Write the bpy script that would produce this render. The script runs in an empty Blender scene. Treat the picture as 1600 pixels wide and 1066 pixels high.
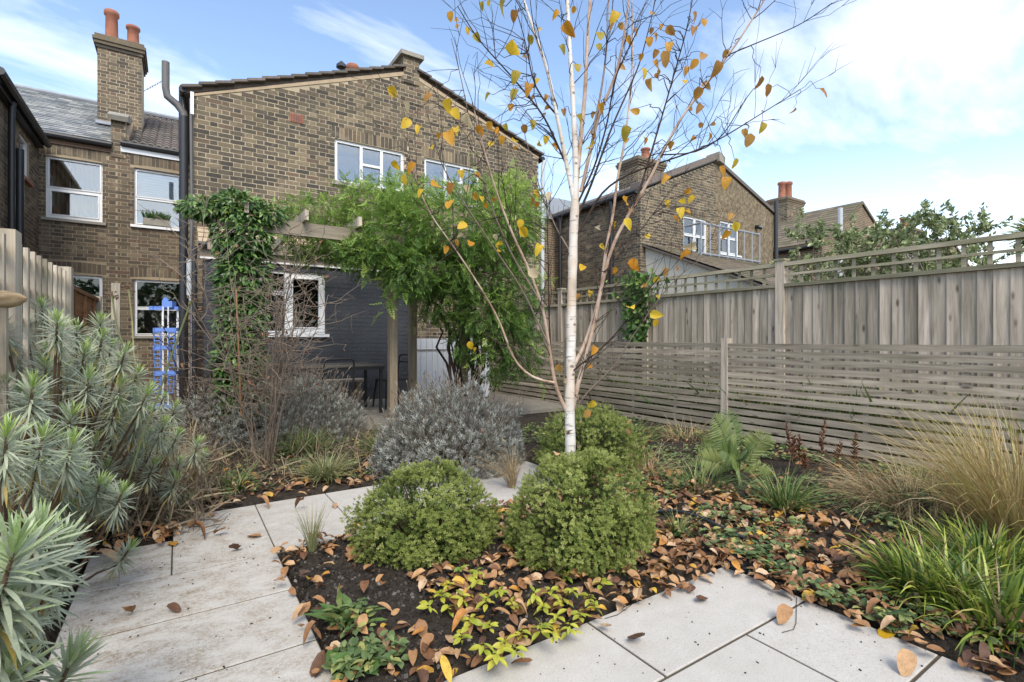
import bpy, math, random
import numpy as np
from mathutils import Vector, Matrix
R = math.radians
rng = np.random.default_rng(7)
random.seed(7)
scene = bpy.context.scene
COL = scene.collection

# ------------------------------------------------------------------ camera
CAM_H = 1.2
YAW = R(33.4)                      # camera looks 33.4 degrees to the right of the garden axis (+Y)
FPX = 790.0                        # focal length in pixels of a 1600 px wide picture
cam_data = bpy.data.cameras.new('camera')
cam_data.sensor_width = 36.0
cam_data.lens = FPX / 1600.0 * 36.0
cam_data.shift_y = -3.0 / 1600.0
cam_data.clip_start = 0.05
cam_data.clip_end = 2000.0
cam = bpy.data.objects.new('camera', cam_data)
COL.objects.link(cam)
cam.location = (0, 0, CAM_H)
cam.rotation_euler = (R(90), 0, -YAW)
scene.camera = cam

# ------------------------------------------------------------------ sky, sun, exposure
SUN_AZ = R(200)                    # compass-like angle from +Y towards +X: the sun stands behind the camera
SUN_EL = R(48)
world = bpy.data.worlds.new('World')
scene.world = world
world.use_nodes = True
wn, wl = world.node_tree.nodes, world.node_tree.links
wn.clear()
w_out = wn.new('ShaderNodeOutputWorld'); w_bg = wn.new('ShaderNodeBackground')
w_sky = wn.new('ShaderNodeTexSky'); w_sky.sky_type = 'NISHITA'; w_sky.sun_disc = False
w_sky.sun_elevation = SUN_EL; w_sky.sun_rotation = SUN_AZ
w_sky.air_density = 1.0; w_sky.dust_density = 0.6; w_sky.ozone_density = 1.3
w_tc = wn.new('ShaderNodeTexCoord'); w_sep = wn.new('ShaderNodeSeparateXYZ')
wl.new(w_tc.outputs['Generated'], w_sep.inputs[0])
def wmath(op, a, b=None, clamp=False):
    n = wn.new('ShaderNodeMath'); n.operation = op; n.use_clamp = clamp
    for i, v in enumerate((a, b)):
        if v is None: continue
        if isinstance(v, (int, float)): n.inputs[i].default_value = v
        else: wl.new(v, n.inputs[i])
    return n.outputs[0]
zc = wmath('ADD', wmath('MAXIMUM', w_sep.outputs[2], 0.0), 0.22)
w_cmb = wn.new('ShaderNodeCombineXYZ')
wl.new(wmath('DIVIDE', w_sep.outputs[0], zc), w_cmb.inputs[0])
wl.new(wmath('DIVIDE', w_sep.outputs[1], zc), w_cmb.inputs[1])
w_map = wn.new('ShaderNodeMapping'); w_map.inputs['Rotation'].default_value = (0, 0, R(-20))
w_map.inputs['Scale'].default_value = (0.75, 1.5, 1.0); w_map.inputs['Location'].default_value = (1.45, 0.35, 0.3)
wl.new(w_cmb.outputs[0], w_map.inputs[0])
w_n1 = wn.new('ShaderNodeTexNoise'); w_n1.inputs['Scale'].default_value = 1.25
w_n1.inputs['Detail'].default_value = 9.0; w_n1.inputs['Roughness'].default_value = 0.58; w_n1.inputs['Distortion'].default_value = 0.35
wl.new(w_map.outputs[0], w_n1.inputs['Vector'])
w_ramp = wn.new('ShaderNodeValToRGB')
w_ramp.color_ramp.elements[0].position = 0.47; w_ramp.color_ramp.elements[0].color = (0, 0, 0, 1)
w_ramp.color_ramp.elements[1].position = 0.80; w_ramp.color_ramp.elements[1].color = (1, 1, 1, 1)
wl.new(w_n1.outputs['Fac'], w_ramp.inputs[0])
# thicker cloud low over the horizon, all the way round
low = wmath('SUBTRACT', 1.0, wmath('MULTIPLY', wmath('MAXIMUM', w_sep.outputs[2], 0.0), 2.5), True)
cov = wmath('ADD', wmath('MULTIPLY', w_ramp.outputs[0], 0.85), wmath('MULTIPLY', wmath('POWER', low, 2.0), 0.68), True)
w_mix = wn.new('ShaderNodeMixRGB'); wl.new(cov, w_mix.inputs[0])
w_gain = wn.new('ShaderNodeMixRGB'); w_gain.blend_type = 'MULTIPLY'; w_gain.inputs[0].default_value = 1.0
wl.new(w_sky.outputs[0], w_gain.inputs[1]); w_gain.inputs[2].default_value = (1.36, 1.32, 1.28, 1)
wl.new(w_gain.outputs[0], w_mix.inputs[1]); w_mix.inputs[2].default_value = (9.6, 9.35, 9.0, 1)
wl.new(w_mix.outputs[0], w_bg.inputs[0]); w_bg.inputs[1].default_value = 0.1
wl.new(w_bg.outputs[0], w_out.inputs[0])

sun_data = bpy.data.lights.new('sun', 'SUN'); sun_data.energy = 1.5; sun_data.angle = R(25); sun_data.color = (1.0, 0.93, 0.82)
sun = bpy.data.objects.new('sun', sun_data); COL.objects.link(sun)
_d = Vector((math.sin(SUN_AZ) * math.cos(SUN_EL), math.cos(SUN_AZ) * math.cos(SUN_EL), math.sin(SUN_EL)))
sun.rotation_euler = _d.to_track_quat('Z', 'Y').to_euler()
vs = scene.view_settings
scene.display_settings.display_device = 'sRGB'
vs.view_transform = 'Standard'; vs.look = 'None'; vs.exposure = 1.3; vs.gamma = 1.0; vs.use_curve_mapping = False
scene.cycles.max_bounces = 6; scene.cycles.diffuse_bounces = 3; scene.cycles.glossy_bounces = 3
scene.cycles.transparent_max_bounces = 12; scene.cycles.transmission_bounces = 4

# ------------------------------------------------------------------ measuring helpers (photo measurements -> metres)
_s, _c = math.sin(YAW), math.cos(YAW)
def P(px, py, z):
    r = (px - 800) / FPX
    return (z * (_s + _c * r), z * (_c - _s * r), CAM_H - (py - 530) / FPX * z)
def G(px, py, g=0.0):
    z = (CAM_H - g) * FPX / (py - 530)
    return P(px, py, z)

# ------------------------------------------------------------------ object helpers
WPOS = {}
def _link(o, parent, loc):
    COL.objects.link(o)
    base = Vector((0, 0, 0))
    if parent is not None:
        o.parent = parent; base = WPOS[parent.name]
    o.location = Vector(loc) - base
    WPOS[o.name] = Vector(loc)
def tag(o, label=None, cat=None, group=None, kind=None):
    for k, v in (('label', label), ('category', cat), ('group', group), ('kind', kind)):
        if v: o[k] = v
    return o
def thing(name, label, cat, loc=(0, 0, 0), group=None):
    o = bpy.data.objects.new(name, None); o.empty_display_size = 0.1
    _link(o, None, loc)
    return tag(o, label, cat, group)
def obj(name, me, parent=None, loc=(0, 0, 0), mat=None, kind=None, rot=None, scale=None):
    if mat is not None and not me.materials: me.materials.append(mat)
    o = bpy.data.objects.new(name, me)
    _link(o, parent, loc)
    if rot is not None: o.rotation_euler = rot
    if scale is not None: o.scale = scale
    if kind: o['kind'] = kind
    return o

def mesh_np(name, V, F, rnd=None, smooth=False):
    """mesh from numpy verts (n,3) and quads or tris (m,k)"""
    V = np.asarray(V, dtype=np.float32).reshape(-1, 3); F = np.asarray(F, dtype=np.int32)
    m, k = F.shape
    me = bpy.data.meshes.new(name)
    me.vertices.add(len(V)); me.vertices.foreach_set('co', V.ravel())
    me.loops.add(m * k); me.loops.foreach_set('vertex_index', F.ravel())
    me.polygons.add(m); me.polygons.foreach_set('loop_start', np.arange(0, m * k, k, dtype=np.int32))
    me.polygons.foreach_set('use_smooth', np.full(m, bool(smooth)))
    if rnd is not None:
        a = me.attributes.new('rnd', 'FLOAT', 'FACE'); a.data.foreach_set('value', np.asarray(rnd, dtype=np.float32))
    me.update(calc_edges=True); me.validate()
    return me

class MB:
    """collects shapes for one mesh (quads only inside, tris written as quads are avoided)"""
    def __init__(s): s.V = []; s.F = []; s.R = []; s.n = 0
    def add(s, V, F, r=0.0):
        V = np.asarray(V, dtype=np.float64).reshape(-1, 3); F = np.asarray(F, dtype=np.int64).reshape(-1, 4)
        s.V.append(V); s.F.append(F + s.n); s.n += len(V)
        s.R.append(np.broadcast_to(np.asarray(r, dtype=np.float64), (len(F),)).copy() if np.ndim(r) == 0 else np.asarray(r))
        return s
    def box(s, c, size, rot=None, r=0.0):
        h = np.array(size) / 2.0
        V = np.array([[-1,-1,-1],[1,-1,-1],[1,1,-1],[-1,1,-1],[-1,-1,1],[1,-1,1],[1,1,1],[-1,1,1]]) * h
        if rot is not None: V = V @ np.array(rot).T
        return s.add(V + np.array(c), BOXF, r)
    def box2(s, lo, hi, r=0.0):
        lo = np.array(lo, float); hi = np.array(hi, float)
        return s.box((lo + hi) / 2, np.abs(hi - lo), None, r)
    def bar(s, a, b, w, h, r=0.0, up=(0, 0, 1)):
        a = np.array(a, float); b = np.array(b, float); d = b - a; L = np.linalg.norm(d); x = d / L
        u = np.array(up, float); y = np.cross(u, x)
        if np.linalg.norm(y) < 1e-5: y = np.cross((0, 1, 0), x)
        y /= np.linalg.norm(y); z = np.cross(x, y)
        return s.box((a + b) / 2, (L, w, h), np.stack([x, y, z], 1), r)
    def tube(s, pts, rad, n=6, r=0.0, cap=True):
        pts = np.asarray(pts, float); k = len(pts)
        rad = np.broadcast_to(np.asarray(rad, float), (k,)) if np.ndim(rad) == 0 else np.asarray(rad, float)
        T = np.gradient(pts, axis=0); T /= (np.linalg.norm(T, axis=1, keepdims=True) + 1e-9)
        ref = np.array((0.31, 0.95, 0.05)) if abs(T[0][2]) > 0.6 else np.array((0.02, 0.05, 1.0))
        A = np.cross(T, ref); A /= (np.linalg.norm(A, axis=1, keepdims=True) + 1e-9); B = np.cross(T, A)
        th = np.arange(n) * 2 * np.pi / n
        V = (pts[:, None, :] + rad[:, None, None] * (np.cos(th)[None, :, None] * A[:, None, :] + np.sin(th)[None, :, None] * B[:, None, :])).reshape(-1, 3)
        i = np.arange(k - 1)[:, None] * n; j = np.arange(n)[None, :]; j2 = (j + 1) % n
        F = np.stack([i + j, i + j2, i + n + j2, i + n + j], -1).reshape(-1, 4)
        s.add(V, F, r)
        if cap and n == 4:
            s.add(V[:4], [[3, 2, 1, 0]], r); s.add(V[-4:], [[0, 1, 2, 3]], r)
        elif cap and n >= 6 and n % 2 == 0:
            for ring, fl in ((V[:n], True), (V[-n:], False)):
                fs = [[0, q, q + 1, q + 2] for q in range(1, n - 2, 2)]
                s.add(ring, [f[::-1] if fl else f for f in fs], r)
        return s
    def lathe(s, prof, c, n=16, r=0.0):
        prof = np.asarray(prof, float); k = len(prof); th = np.arange(n) * 2 * np.pi / n
        V = np.stack([prof[:, 0, None] * np.cos(th), prof[:, 0, None] * np.sin(th), np.repeat(prof[:, 1, None], n, 1)], -1).reshape(-1, 3) + np.array(c)
        i = np.arange(k - 1)[:, None] * n; j = np.arange(n)[None, :]; j2 = (j + 1) % n
        return s.add(V, np.stack([i + j, i + j2, i + n + j2, i + n + j], -1).reshape(-1, 4), r)
    def mesh(s, name, smooth=False):
        return mesh_np(name, np.concatenate(s.V), np.concatenate(s.F), np.concatenate(s.R), smooth)
    def build(s, name, mat, parent=None, kind=None, smooth=False, loc=None):
        """link as one object; verts are world coordinates, origin moved to loc (default: the parent's base or the verts' foot)"""
        V = np.concatenate(s.V)
        if loc is None:
            c = (V.min(0) + V.max(0)) / 2; c[2] = V[:, 2].min(); loc = c
        loc = np.array(loc, float)
        me = mesh_np(name, V - loc, np.concatenate(s.F), np.concatenate(s.R), smooth)
        return obj(name, me, parent, loc, mat, kind)
BOXF = np.array([[0,3,2,1],[4,5,6,7],[0,1,5,4],[1,2,6,5],[2,3,7,6],[3,0,4,7]])

def unit(v): return v / (np.linalg.norm(v, axis=-1, keepdims=True) + 1e-9)
def frames(d, roll_ref=None):
    """(N,3,3) with columns x=d, y sideways, z leaf normal"""
    d = unit(np.asarray(d, float))
    ref = rng.normal(size=d.shape) if roll_ref is None else np.broadcast_to(np.asarray(roll_ref, float), d.shape) + rng.normal(size=d.shape) * 0.35
    y = unit(np.cross(ref, d)); z = np.cross(d, y)
    return np.stack([d, y, z], -1)
def scatter(T, M, loc, scale, rnd):
    """template (V,F), frames (N,3,3), positions, scales -> V,F,rnd of one mesh"""
    TV, TF = T; N = len(loc); k = len(TV)
    sc = np.asarray(scale, float); sc = sc[:, None] if sc.ndim == 1 else sc
    W = np.einsum('nij,kj->nki', M, TV) * sc[:, None, :] + np.asarray(loc)[:, None, :]
    F = (TF[None] + (np.arange(N) * k)[:, None, None]).reshape(-1, TF.shape[1])
    return W.reshape(-1, 3), F, np.repeat(rnd, len(TF))
def grid_leaf(nl=4, width=0.5, fold=0.15, curl=0.25, peak=0.4, wav=0.0, seed=0, rnd_=0.8):
    """leaf along +x, length 1: nl segments x 2 halves"""
    r0 = np.random.default_rng(seed); V = []; F = []
    for i in range(nl + 1):
        t = i / nl
        w = width / 2 * (math.sin(math.pi * min(1, t ** (math.log(0.5) / math.log(peak)))) ** rnd_ if 0 < t < 1 else 0.02)
        zc = -curl * t * t
        for q in (-1, 0, 1):
            V.append((t, q * w, zc + (fold * w if q else 0) + (r0.normal() * wav if 0 < t else 0)))
    for i in range(nl):
        for q in (0, 1):
            a = i * 3 + q; F.append((a, a + 3, a + 4, a + 1))
    return np.array(V), np.array(F)
def strip_leaf(nl=4, width=0.1, curl=0.5, peak=0.35):
    V = []; F = []
    for i in range(nl + 1):
        t = i / nl; w = width / 2 * (0.35 + 0.65 * math.sin(math.pi * min(1, t / (2 * peak))) if t < peak else max(0.06, 1 - ((t - peak) / (1 - peak)) ** 2))
        a = curl * t
        x = math.sin(a) / curl if curl else t; z = -(1 - math.cos(a)) / curl if curl else 0
        V += [(x, -w, z), (x, w, z)]
    for i in range(nl): F.append((2 * i, 2 * i + 2, 2 * i + 3, 2 * i + 1))
    return np.array(V), np.array(F)
DIAMOND = (np.array([(0, 0, 0), (0.45, -0.24, 0.05), (1, 0, -0.08), (0.45, 0.24, 0.05)]), np.array([(0, 1, 2, 3)]))
def merge(parts):
    V = []; F = []; n = 0
    for v, f in parts: V.append(v); F.append(f + n); n += len(v)
    return np.concatenate(V), np.concatenate(F)

# ------------------------------------------------------------------ materials
class NT:
    def __init__(s, name):
        s.m = bpy.data.materials.new(name); s.m.use_nodes = True
        s.n = s.m.node_tree.nodes; s.l = s.m.node_tree.links; s.n.clear()
        s.out = s.n.new('ShaderNodeOutputMaterial')
    def node(s, t, **kw):
        n = s.n.new(t)
        for k, v in kw.items():
            if hasattr(n, k): setattr(n, k, v)
            else: s.set(n, k, v)
        return n
    def set(s, n, k, v):
        i = n.inputs[k]
        if hasattr(v, 'is_linked') or hasattr(v, 'links'): s.l.new(v, i)
        else: i.default_value = v
    def math(s, op, a, b=0.0, clamp=False):
        n = s.n.new('ShaderNodeMath'); n.operation = op; n.use_clamp = clamp
        for i, v in enumerate((a, b)):
            if isinstance(v, (int, float)): n.inputs[i].default_value = v
            else: s.l.new(v, n.inputs[i])
        return n.outputs[0]
    def mix(s, f, a, b, mode='MIX'):
        n = s.n.new('ShaderNodeMixRGB'); n.blend_type = mode
        for i, v in enumerate((f, a, b)):
            if isinstance(v, (int, float)): n.inputs[i].default_value = v
            elif isinstance(v, tuple): n.inputs[i].default_value = v if len(v) == 4 else (*v, 1)
            else: s.l.new(v, n.inputs[i])
        return n.outputs[0]
    def ramp(s, f, stops, interp='LINEAR'):
        n = s.n.new('ShaderNodeValToRGB'); cr = n.color_ramp; cr.interpolation = interp
        while len(cr.elements) < len(stops): cr.elements.new(0.5)
        for e, (p, c) in zip(cr.elements, stops):
            e.position = p; e.color = (*c, 1) if len(c) == 3 else c
        s.l.new(f, n.inputs[0]); return n.outputs[0]
    def noise(s, scale, detail=3.0, rough=0.55, vec=None, dist=0.0):
        n = s.n.new('ShaderNodeTexNoise'); n.inputs['Scale'].default_value = scale; n.inputs['Detail'].default_value = detail
        n.inputs['Roughness'].default_value = rough; n.inputs['Distortion'].default_value = dist
        if vec is not None: s.l.new(vec, n.inputs['Vector'])
        return n.outputs['Fac']
    def coord(s, which='Object', scale=None, jitter=False):
        t = s.n.new('ShaderNodeTexCoord').outputs[which]
        if scale is None and not jitter: return t
        m = s.n.new('ShaderNodeMapping'); s.l.new(t, m.inputs[0])
        if scale: m.inputs['Scale'].default_value = scale
        if jitter:
            r = s.n.new('ShaderNodeObjectInfo').outputs['Random']
            c = s.n.new('ShaderNodeCombineXYZ'); 
            for i, k in enumerate((37.0, 91.0, 53.0)): s.l.new(s.math('MULTIPLY', r, k), c.inputs[i])
            s.l.new(c.outputs[0], m.inputs['Location'])
        return m.outputs[0]
    def rnd(s):
        a = s.n.new('ShaderNodeAttribute'); a.attribute_name = 'rnd'
        o = s.n.new('ShaderNodeObjectInfo')
        return s.math('FRACT', s.math('ADD', a.outputs['Fac'], o.outputs['Random']))
    def attr(s):
        a = s.n.new('ShaderNodeAttribute'); a.attribute_name = 'rnd'; return a.outputs['Fac']
    def bump(s, h, strength=0.3, dist=0.01):
        b = s.n.new('ShaderNodeBump'); b.inputs['Strength'].default_value = strength; b.inputs['Distance'].default_value = dist
        s.l.new(h, b.inputs['Height']); return b.outputs[0]
    def principled(s, color, rough=0.7, normal=None, spec=0.4, metal=0.0, out=True):
        p = s.n.new('ShaderNodeBsdfPrincipled')
        s.set(p, 'Base Color', color if not isinstance(color, tuple) else ((*color, 1) if len(color) == 3 else color))
        s.set(p, 'Roughness', rough); s.set(p, 'Specular IOR Level', spec); s.set(p, 'Metallic', metal)
        if normal is not None: s.l.new(normal, p.inputs['Normal'])
        if out: s.l.new(p.outputs[0], s.out.inputs[0])
        return p
def leaf_mat(name, stops, rough=0.5, trans=0.3, vein=True, use_attr_only=False, spec=0.35):
    t = NT(name); f = t.attr() if use_attr_only else t.rnd()
    col = t.ramp(f, stops)
    nz = t.noise(28.0, 3.0, vec=t.coord('Object'))
    col = t.mix(0.55, col, t.mix(nz, (0.35, 0.35, 0.35), (1.5, 1.5, 1.45)), 'MULTIPLY')
    p = t.principled(col, rough, spec=spec, out=False)
    tr = t.n.new('ShaderNodeBsdfTranslucent'); t.l.new(col, tr.inputs[0])
    mx = t.n.new('ShaderNodeMixShader'); mx.inputs[0].default_value = trans
    t.l.new(p.outputs[0], mx.inputs[1]); t.l.new(tr.outputs[0], mx.inputs[2]); t.l.new(mx.outputs[0], t.out.inputs[0])
    return t.m
def plain_mat(name, color, rough=0.6, spec=0.4, metal=0.0, var=0.25, scale=9.0, bump=0.1):
    t = NT(name); nz = t.noise(scale, 4.0, vec=t.coord('Object', jitter=True))
    col = t.mix(1.0, tuple(color), t.mix(nz, (1 - var,) * 3, (1 + var,) * 3), 'MULTIPLY')
    t.principled(col, rough, t.bump(nz, bump, 0.005), spec, metal)
    return t.m
def wood_mat(name, dark, light, axis=2, green=0.25, knots=True, red=0.0):
    t = NT(name); sc = [26.0, 26.0, 26.0]; sc[axis] = 1.6
    v = t.coord('Object', tuple(sc), True)
    g = t.noise(1.0, 5.0, 0.62, v, 0.6)
    v2 = t.coord('Object', tuple(2.2 if i == axis else 7.0 for i in range(3)), True)
    big = t.noise(0.8, 3.0, 0.5, v2)
    col = t.mix(t.ramp(g, [(0.3, (0, 0, 0)), (0.72, (1, 1, 1))]), dark, light)
    o = t.n.new('ShaderNodeObjectInfo').outputs['Random']
    col = t.mix(1.0, col, t.ramp(o, [(0, (0.6, 0.59, 0.56)), (0.5, (0.98, 0.96, 0.93)), (1, (1.3, 1.25, 1.2))]), 'MULTIPLY')
    col = t.mix(t.math('MULTIPLY', t.ramp(big, [(0.42, (0, 0, 0)), (0.7, (1, 1, 1))]), green), col, (0.115, 0.135, 0.055))
    if knots:
        vo = t.node('ShaderNodeTexVoronoi'); vo.inputs['Scale'].default_value = 1.0
        t.l.new(t.coord('Object', tuple(3.0 if i == axis else 9.0 for i in range(3)), True), vo.inputs['Vector'])
        k = t.ramp(vo.outputs['Distance'], [(0.06, (1, 1, 1)), (0.16, (0, 0, 0))])
        col = t.mix(t.math('MULTIPLY', k, 0.8), col, (0.05, 0.038, 0.028))
    t.principled(col, 0.82, t.bump(g, 0.35, 0.004), 0.2)
    return t.m

def brick_mat(name, stops, soot=0.5):
    t = NT(name); col = t.ramp(t.rnd(), stops, 'CONSTANT')
    geo = t.n.new('ShaderNodeNewGeometry').outputs['Position']
    n1 = t.noise(55.0, 4.0, 0.65, geo); n2 = t.noise(0.55, 4.0, 0.6, geo)
    col = t.mix(1.0, col, t.mix(n1, (0.45, 0.45, 0.45), (1.5, 1.5, 1.5)), 'MULTIPLY')
    col = t.mix(t.math('MULTIPLY', t.ramp(n2, [(0.4, (0, 0, 0)), (0.68, (1, 1, 1))]), soot), col, (0.045, 0.042, 0.038))
    n3 = t.noise(2.3, 5.0, 0.7, geo); col = t.mix(t.math('MULTIPLY', t.ramp(n3, [(0.56, (0, 0, 0)), (0.72, (1, 1, 1))]), 0.45), col, (0.36, 0.3, 0.21))
    t.principled(col, 0.9, t.bump(n1, 0.5, 0.006), 0.2)
    return t.m
STOCK = [(0.0, (0.1, 0.08, 0.054)), (0.16, (0.17, 0.13, 0.074)), (0.3, (0.24, 0.176, 0.092)), (0.42, (0.12, 0.095, 0.063)),
         (0.56, (0.2, 0.148, 0.08)), (0.68, (0.075, 0.064, 0.05)), (0.8, (0.28, 0.205, 0.105)), (0.88, (0.17, 0.105, 0.062)), (0.94, (0.058, 0.052, 0.045))]
STOCK2 = [(0.0, (0.11, 0.085, 0.055)), (0.16, (0.19, 0.14, 0.08)), (0.3, (0.225, 0.163, 0.09)), (0.42, (0.13, 0.1, 0.066)),
          (0.56, (0.185, 0.135, 0.078)), (0.68, (0.085, 0.07, 0.052)), (0.8, (0.255, 0.188, 0.105)), (0.88, (0.16, 0.09, 0.055)), (0.94, (0.07, 0.06, 0.05))]
M = {}
def even(st, k): mean = [sum(c[i] for _, c in st) / len(st) for i in range(3)]; d_ = 0.28; return [(p, tuple((1 - d_) * (mean[i] + (c[i] - mean[i]) * k) + d_ * sum(mean[q] + (c[q] - mean[q]) * k for q in range(3)) / 3 for i in range(3))) for p, c in st]
M['brick'] = brick_mat('stock_brick', even(STOCK, 0.85), 0.55)
M['brick_light'] = brick_mat('stock_brick_light', even(STOCK2, 0.72), 0.25)
def mortar(name, c):
    t = NT(name); geo = t.n.new('ShaderNodeNewGeometry').outputs['Position']
    n1 = t.noise(40.0, 4.0, 0.6, geo); n2 = t.noise(1.1, 4.0, 0.6, geo)
    col = t.mix(1.0, c, t.mix(n1, (0.65,) * 3, (1.3,) * 3), 'MULTIPLY')
    col = t.mix(t.math('MULTIPLY', t.ramp(n2, [(0.4, (0, 0, 0)), (0.7, (1, 1, 1))]), 0.55), col, tuple(0.5 * x for x in c))
    t.principled(col, 0.95, t.bump(n1, 0.5, 0.004), 0.1); return t.m
M['mortar'] = mortar('mortar', (0.48, 0.4, 0.28))
M['mortar_light'] = mortar('mortar_light', (0.38, 0.31, 0.215))
def painted():
    t = NT('charcoal_paint'); geo = t.n.new('ShaderNodeNewGeometry').outputs['Position']
    n1 = t.noise(30.0, 4.0, 0.6, geo); n2 = t.noise(2.0, 4.0, 0.6, geo)
    n3 = t.noise(0.8, 5.0, 0.65, geo); col = t.mix(n2, (0.028, 0.032, 0.04), (0.06, 0.064, 0.074)); col = t.mix(t.math('MULTIPLY', t.ramp(n3, [(0.5, (0, 0, 0)), (0.75, (1, 1, 1))]), 0.4), col, (0.1, 0.1, 0.1))
    t.principled(col, 0.5, t.bump(n1, 0.5, 0.006), 0.4); return t.m
M['charcoal'] = painted()
M['white_frame'] = plain_mat('white_upvc', (0.78, 0.79, 0.8), 0.35, 0.5, var=0.05, bump=0.02)
M['sill'] = plain_mat('stone_sill', (0.30, 0.28, 0.24), 0.85, var=0.3)
M['black_pipe'] = plain_mat('black_plastic', (0.018, 0.019, 0.022), 0.4, 0.5, var=0.3)
M['grey_pipe'] = plain_mat('grey_plastic', (0.12, 0.115, 0.115), 0.5, 0.4, var=0.2)
M['pale_pipe'] = plain_mat('pale_plastic', (0.42, 0.44, 0.46), 0.5, 0.4, var=0.15)
M['terracotta'] = plain_mat('terracotta', (0.30, 0.125, 0.08), 0.8, 0.25, var=0.5, scale=6.0)
M['lead'] = plain_mat('lead_sheet', (0.24, 0.26, 0.29), 0.55, 0.4, var=0.3)
M['stone'] = plain_mat('coping_stone', (0.27, 0.25, 0.21), 0.92, 0.2, var=0.55, scale=5.0, bump=0.5)
M['fillet'] = plain_mat('verge_mortar', (0.40, 0.31, 0.21), 0.95, 0.1, var=0.25, scale=12.0, bump=0.5)
M['dark_room'] = plain_mat('dim_room', (0.07, 0.058, 0.045), 0.9, 0.1)  # dark colour stands in for the unlit room behind the panes
M['curtain'] = plain_mat('brown_curtain', (0.28, 0.17, 0.1), 0.9, 0.1, var=0.4, scale=3.0)
M['blind'] = plain_mat('white_blind', (0.72, 0.75, 0.8), 0.7, 0.2, var=0.05)
def glass(name, base):
    t = NT(name); lw = t.n.new('ShaderNodeLayerWeight'); lw.inputs[0].default_value = 0.35
    tr = t.n.new('ShaderNodeBsdfTransparent'); tr.inputs[0].default_value = (0.86, 0.9, 0.9, 1)
    gl = t.n.new('ShaderNodeBsdfGlossy'); gl.inputs['Roughness'].default_value = 0.02; gl.inputs[0].default_value = (0.95, 0.97, 1, 1)
    mx = t.n.new('ShaderNodeMixShader'); t.l.new(t.math('ADD', t.math('MULTIPLY', lw.outputs['Fresnel'], 1.0), base, True), mx.inputs[0])
    t.l.new(tr.outputs[0], mx.inputs[1]); t.l.new(gl.outputs[0], mx.inputs[2]); t.l.new(mx.outputs[0], t.out.inputs[0])
    return t.m
M['glass'] = glass('window_glass', 0.12); M['clear_glass'] = glass('clear_glass', 0.0)  # one glass twice: sky reflection strengthened for upper panes, left weak on ground floor
def slate_mat(name, stops, moss=0.0, rough=0.6):
    t = NT(name); col = t.ramp(t.rnd(), stops); geo = t.n.new('ShaderNodeNewGeometry').outputs['Position']
    n1 = t.noise(22.0, 4.0, 0.65, geo); n2 = t.noise(1.4, 5.0, 0.65, geo)
    col = t.mix(1.0, col, t.mix(n1, (0.5,) * 3, (1.5,) * 3), 'MULTIPLY')
    if moss: col = t.mix(t.math('MULTIPLY', t.ramp(n2, [(0.38, (0, 0, 0)), (0.6, (1, 1, 1))]), moss), col, (0.10, 0.115, 0.035))
    t.principled(col, rough, t.bump(n1, 0.4, 0.006), 0.4); return t.m
M['slate'] = slate_mat('slate', [(0, (0.13, 0.14, 0.15)), (0.35, (0.2, 0.21, 0.215)), (0.7, (0.27, 0.275, 0.27)), (1, (0.38, 0.38, 0.36))], 0.12, 0.5)
M['tile'] = slate_mat('concrete_tile', [(0, (0.095, 0.082, 0.075)), (1, (0.17, 0.14, 0.125))], 0.1, 0.85)
M['moss_tile'] = slate_mat('mossy_tile', [(0, (0.1, 0.078, 0.06)), (1, (0.2, 0.155, 0.115))], 0.38, 0.9)
def pebble():
    t = NT('pebbledash'); geo = t.n.new('ShaderNodeNewGeometry').outputs['Position']
    n1 = t.noise(13.0, 4.0, 0.8, geo); n2 = t.noise(0.9, 4.0, 0.6, geo)
    col = t.mix(t.ramp(n1, [(0.40, (0, 0, 0)), (0.62, (1, 1, 1))]), (0.11, 0.085, 0.055), (0.33, 0.265, 0.175))
    col = t.mix(t.math('MULTIPLY', n2, 0.5), col, (0.11, 0.095, 0.07))
    t.principled(col, 0.95, t.bump(n1, 0.8, 0.02), 0.1); return t.m
M['pebbledash'] = pebble()
def far_brick():
    t = NT('far_brick'); b = t.node('ShaderNodeTexBrick'); geo = t.n.new('ShaderNodeNewGeometry').outputs['Position']
    sp = t.n.new('ShaderNodeSeparateXYZ'); t.l.new(geo, sp.inputs[0]); cb = t.n.new('ShaderNodeCombineXYZ')
    t.l.new(t.math('ADD', sp.outputs[0], sp.outputs[1]), cb.inputs[0]); t.l.new(sp.outputs[2], cb.inputs[1]); t.l.new(cb.outputs[0], b.inputs['Vector'])
    b.inputs['Scale'].default_value = 1.0; b.inputs['Brick Width'].default_value = 0.225; b.inputs['Row Height'].default_value = 0.075
    b.inputs['Mortar Size'].default_value = 0.01; b.inputs['Color1'].default_value = (0.12, 0.09, 0.06, 1); b.inputs['Color2'].default_value = (0.22, 0.15, 0.09, 1)
    b.inputs['Mortar'].default_value = (0.3, 0.25, 0.18, 1); b.inputs['Bias'].default_value = -0.2
    n2 = t.noise(1.2, 4.0, 0.6, geo)
    col = t.mix(1.0, b.outputs['Color'], t.mix(n2, (0.5,) * 3, (1.4,) * 3), 'MULTIPLY')
    t.principled(col, 0.9, None, 0.2); return t.m
M['far_brick'] = far_brick()
M['render_white'] = plain_mat('cream_render', (0.56, 0.53, 0.45), 0.9, 0.2, var=0.2, scale=2.0)
M['fence_slat'] = wood_mat('grey_slat_wood', (0.2, 0.168, 0.132), (0.53, 0.465, 0.38), 1, 0.22)
M['fence_board'] = wood_mat('grey_board_wood', (0.22, 0.188, 0.15), (0.58, 0.515, 0.435), 2, 0.18)
M['fence_pale'] = wood_mat('bleached_wood', (0.27, 0.235, 0.185), (0.52, 0.465, 0.38), 2, 0.18, False)
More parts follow.
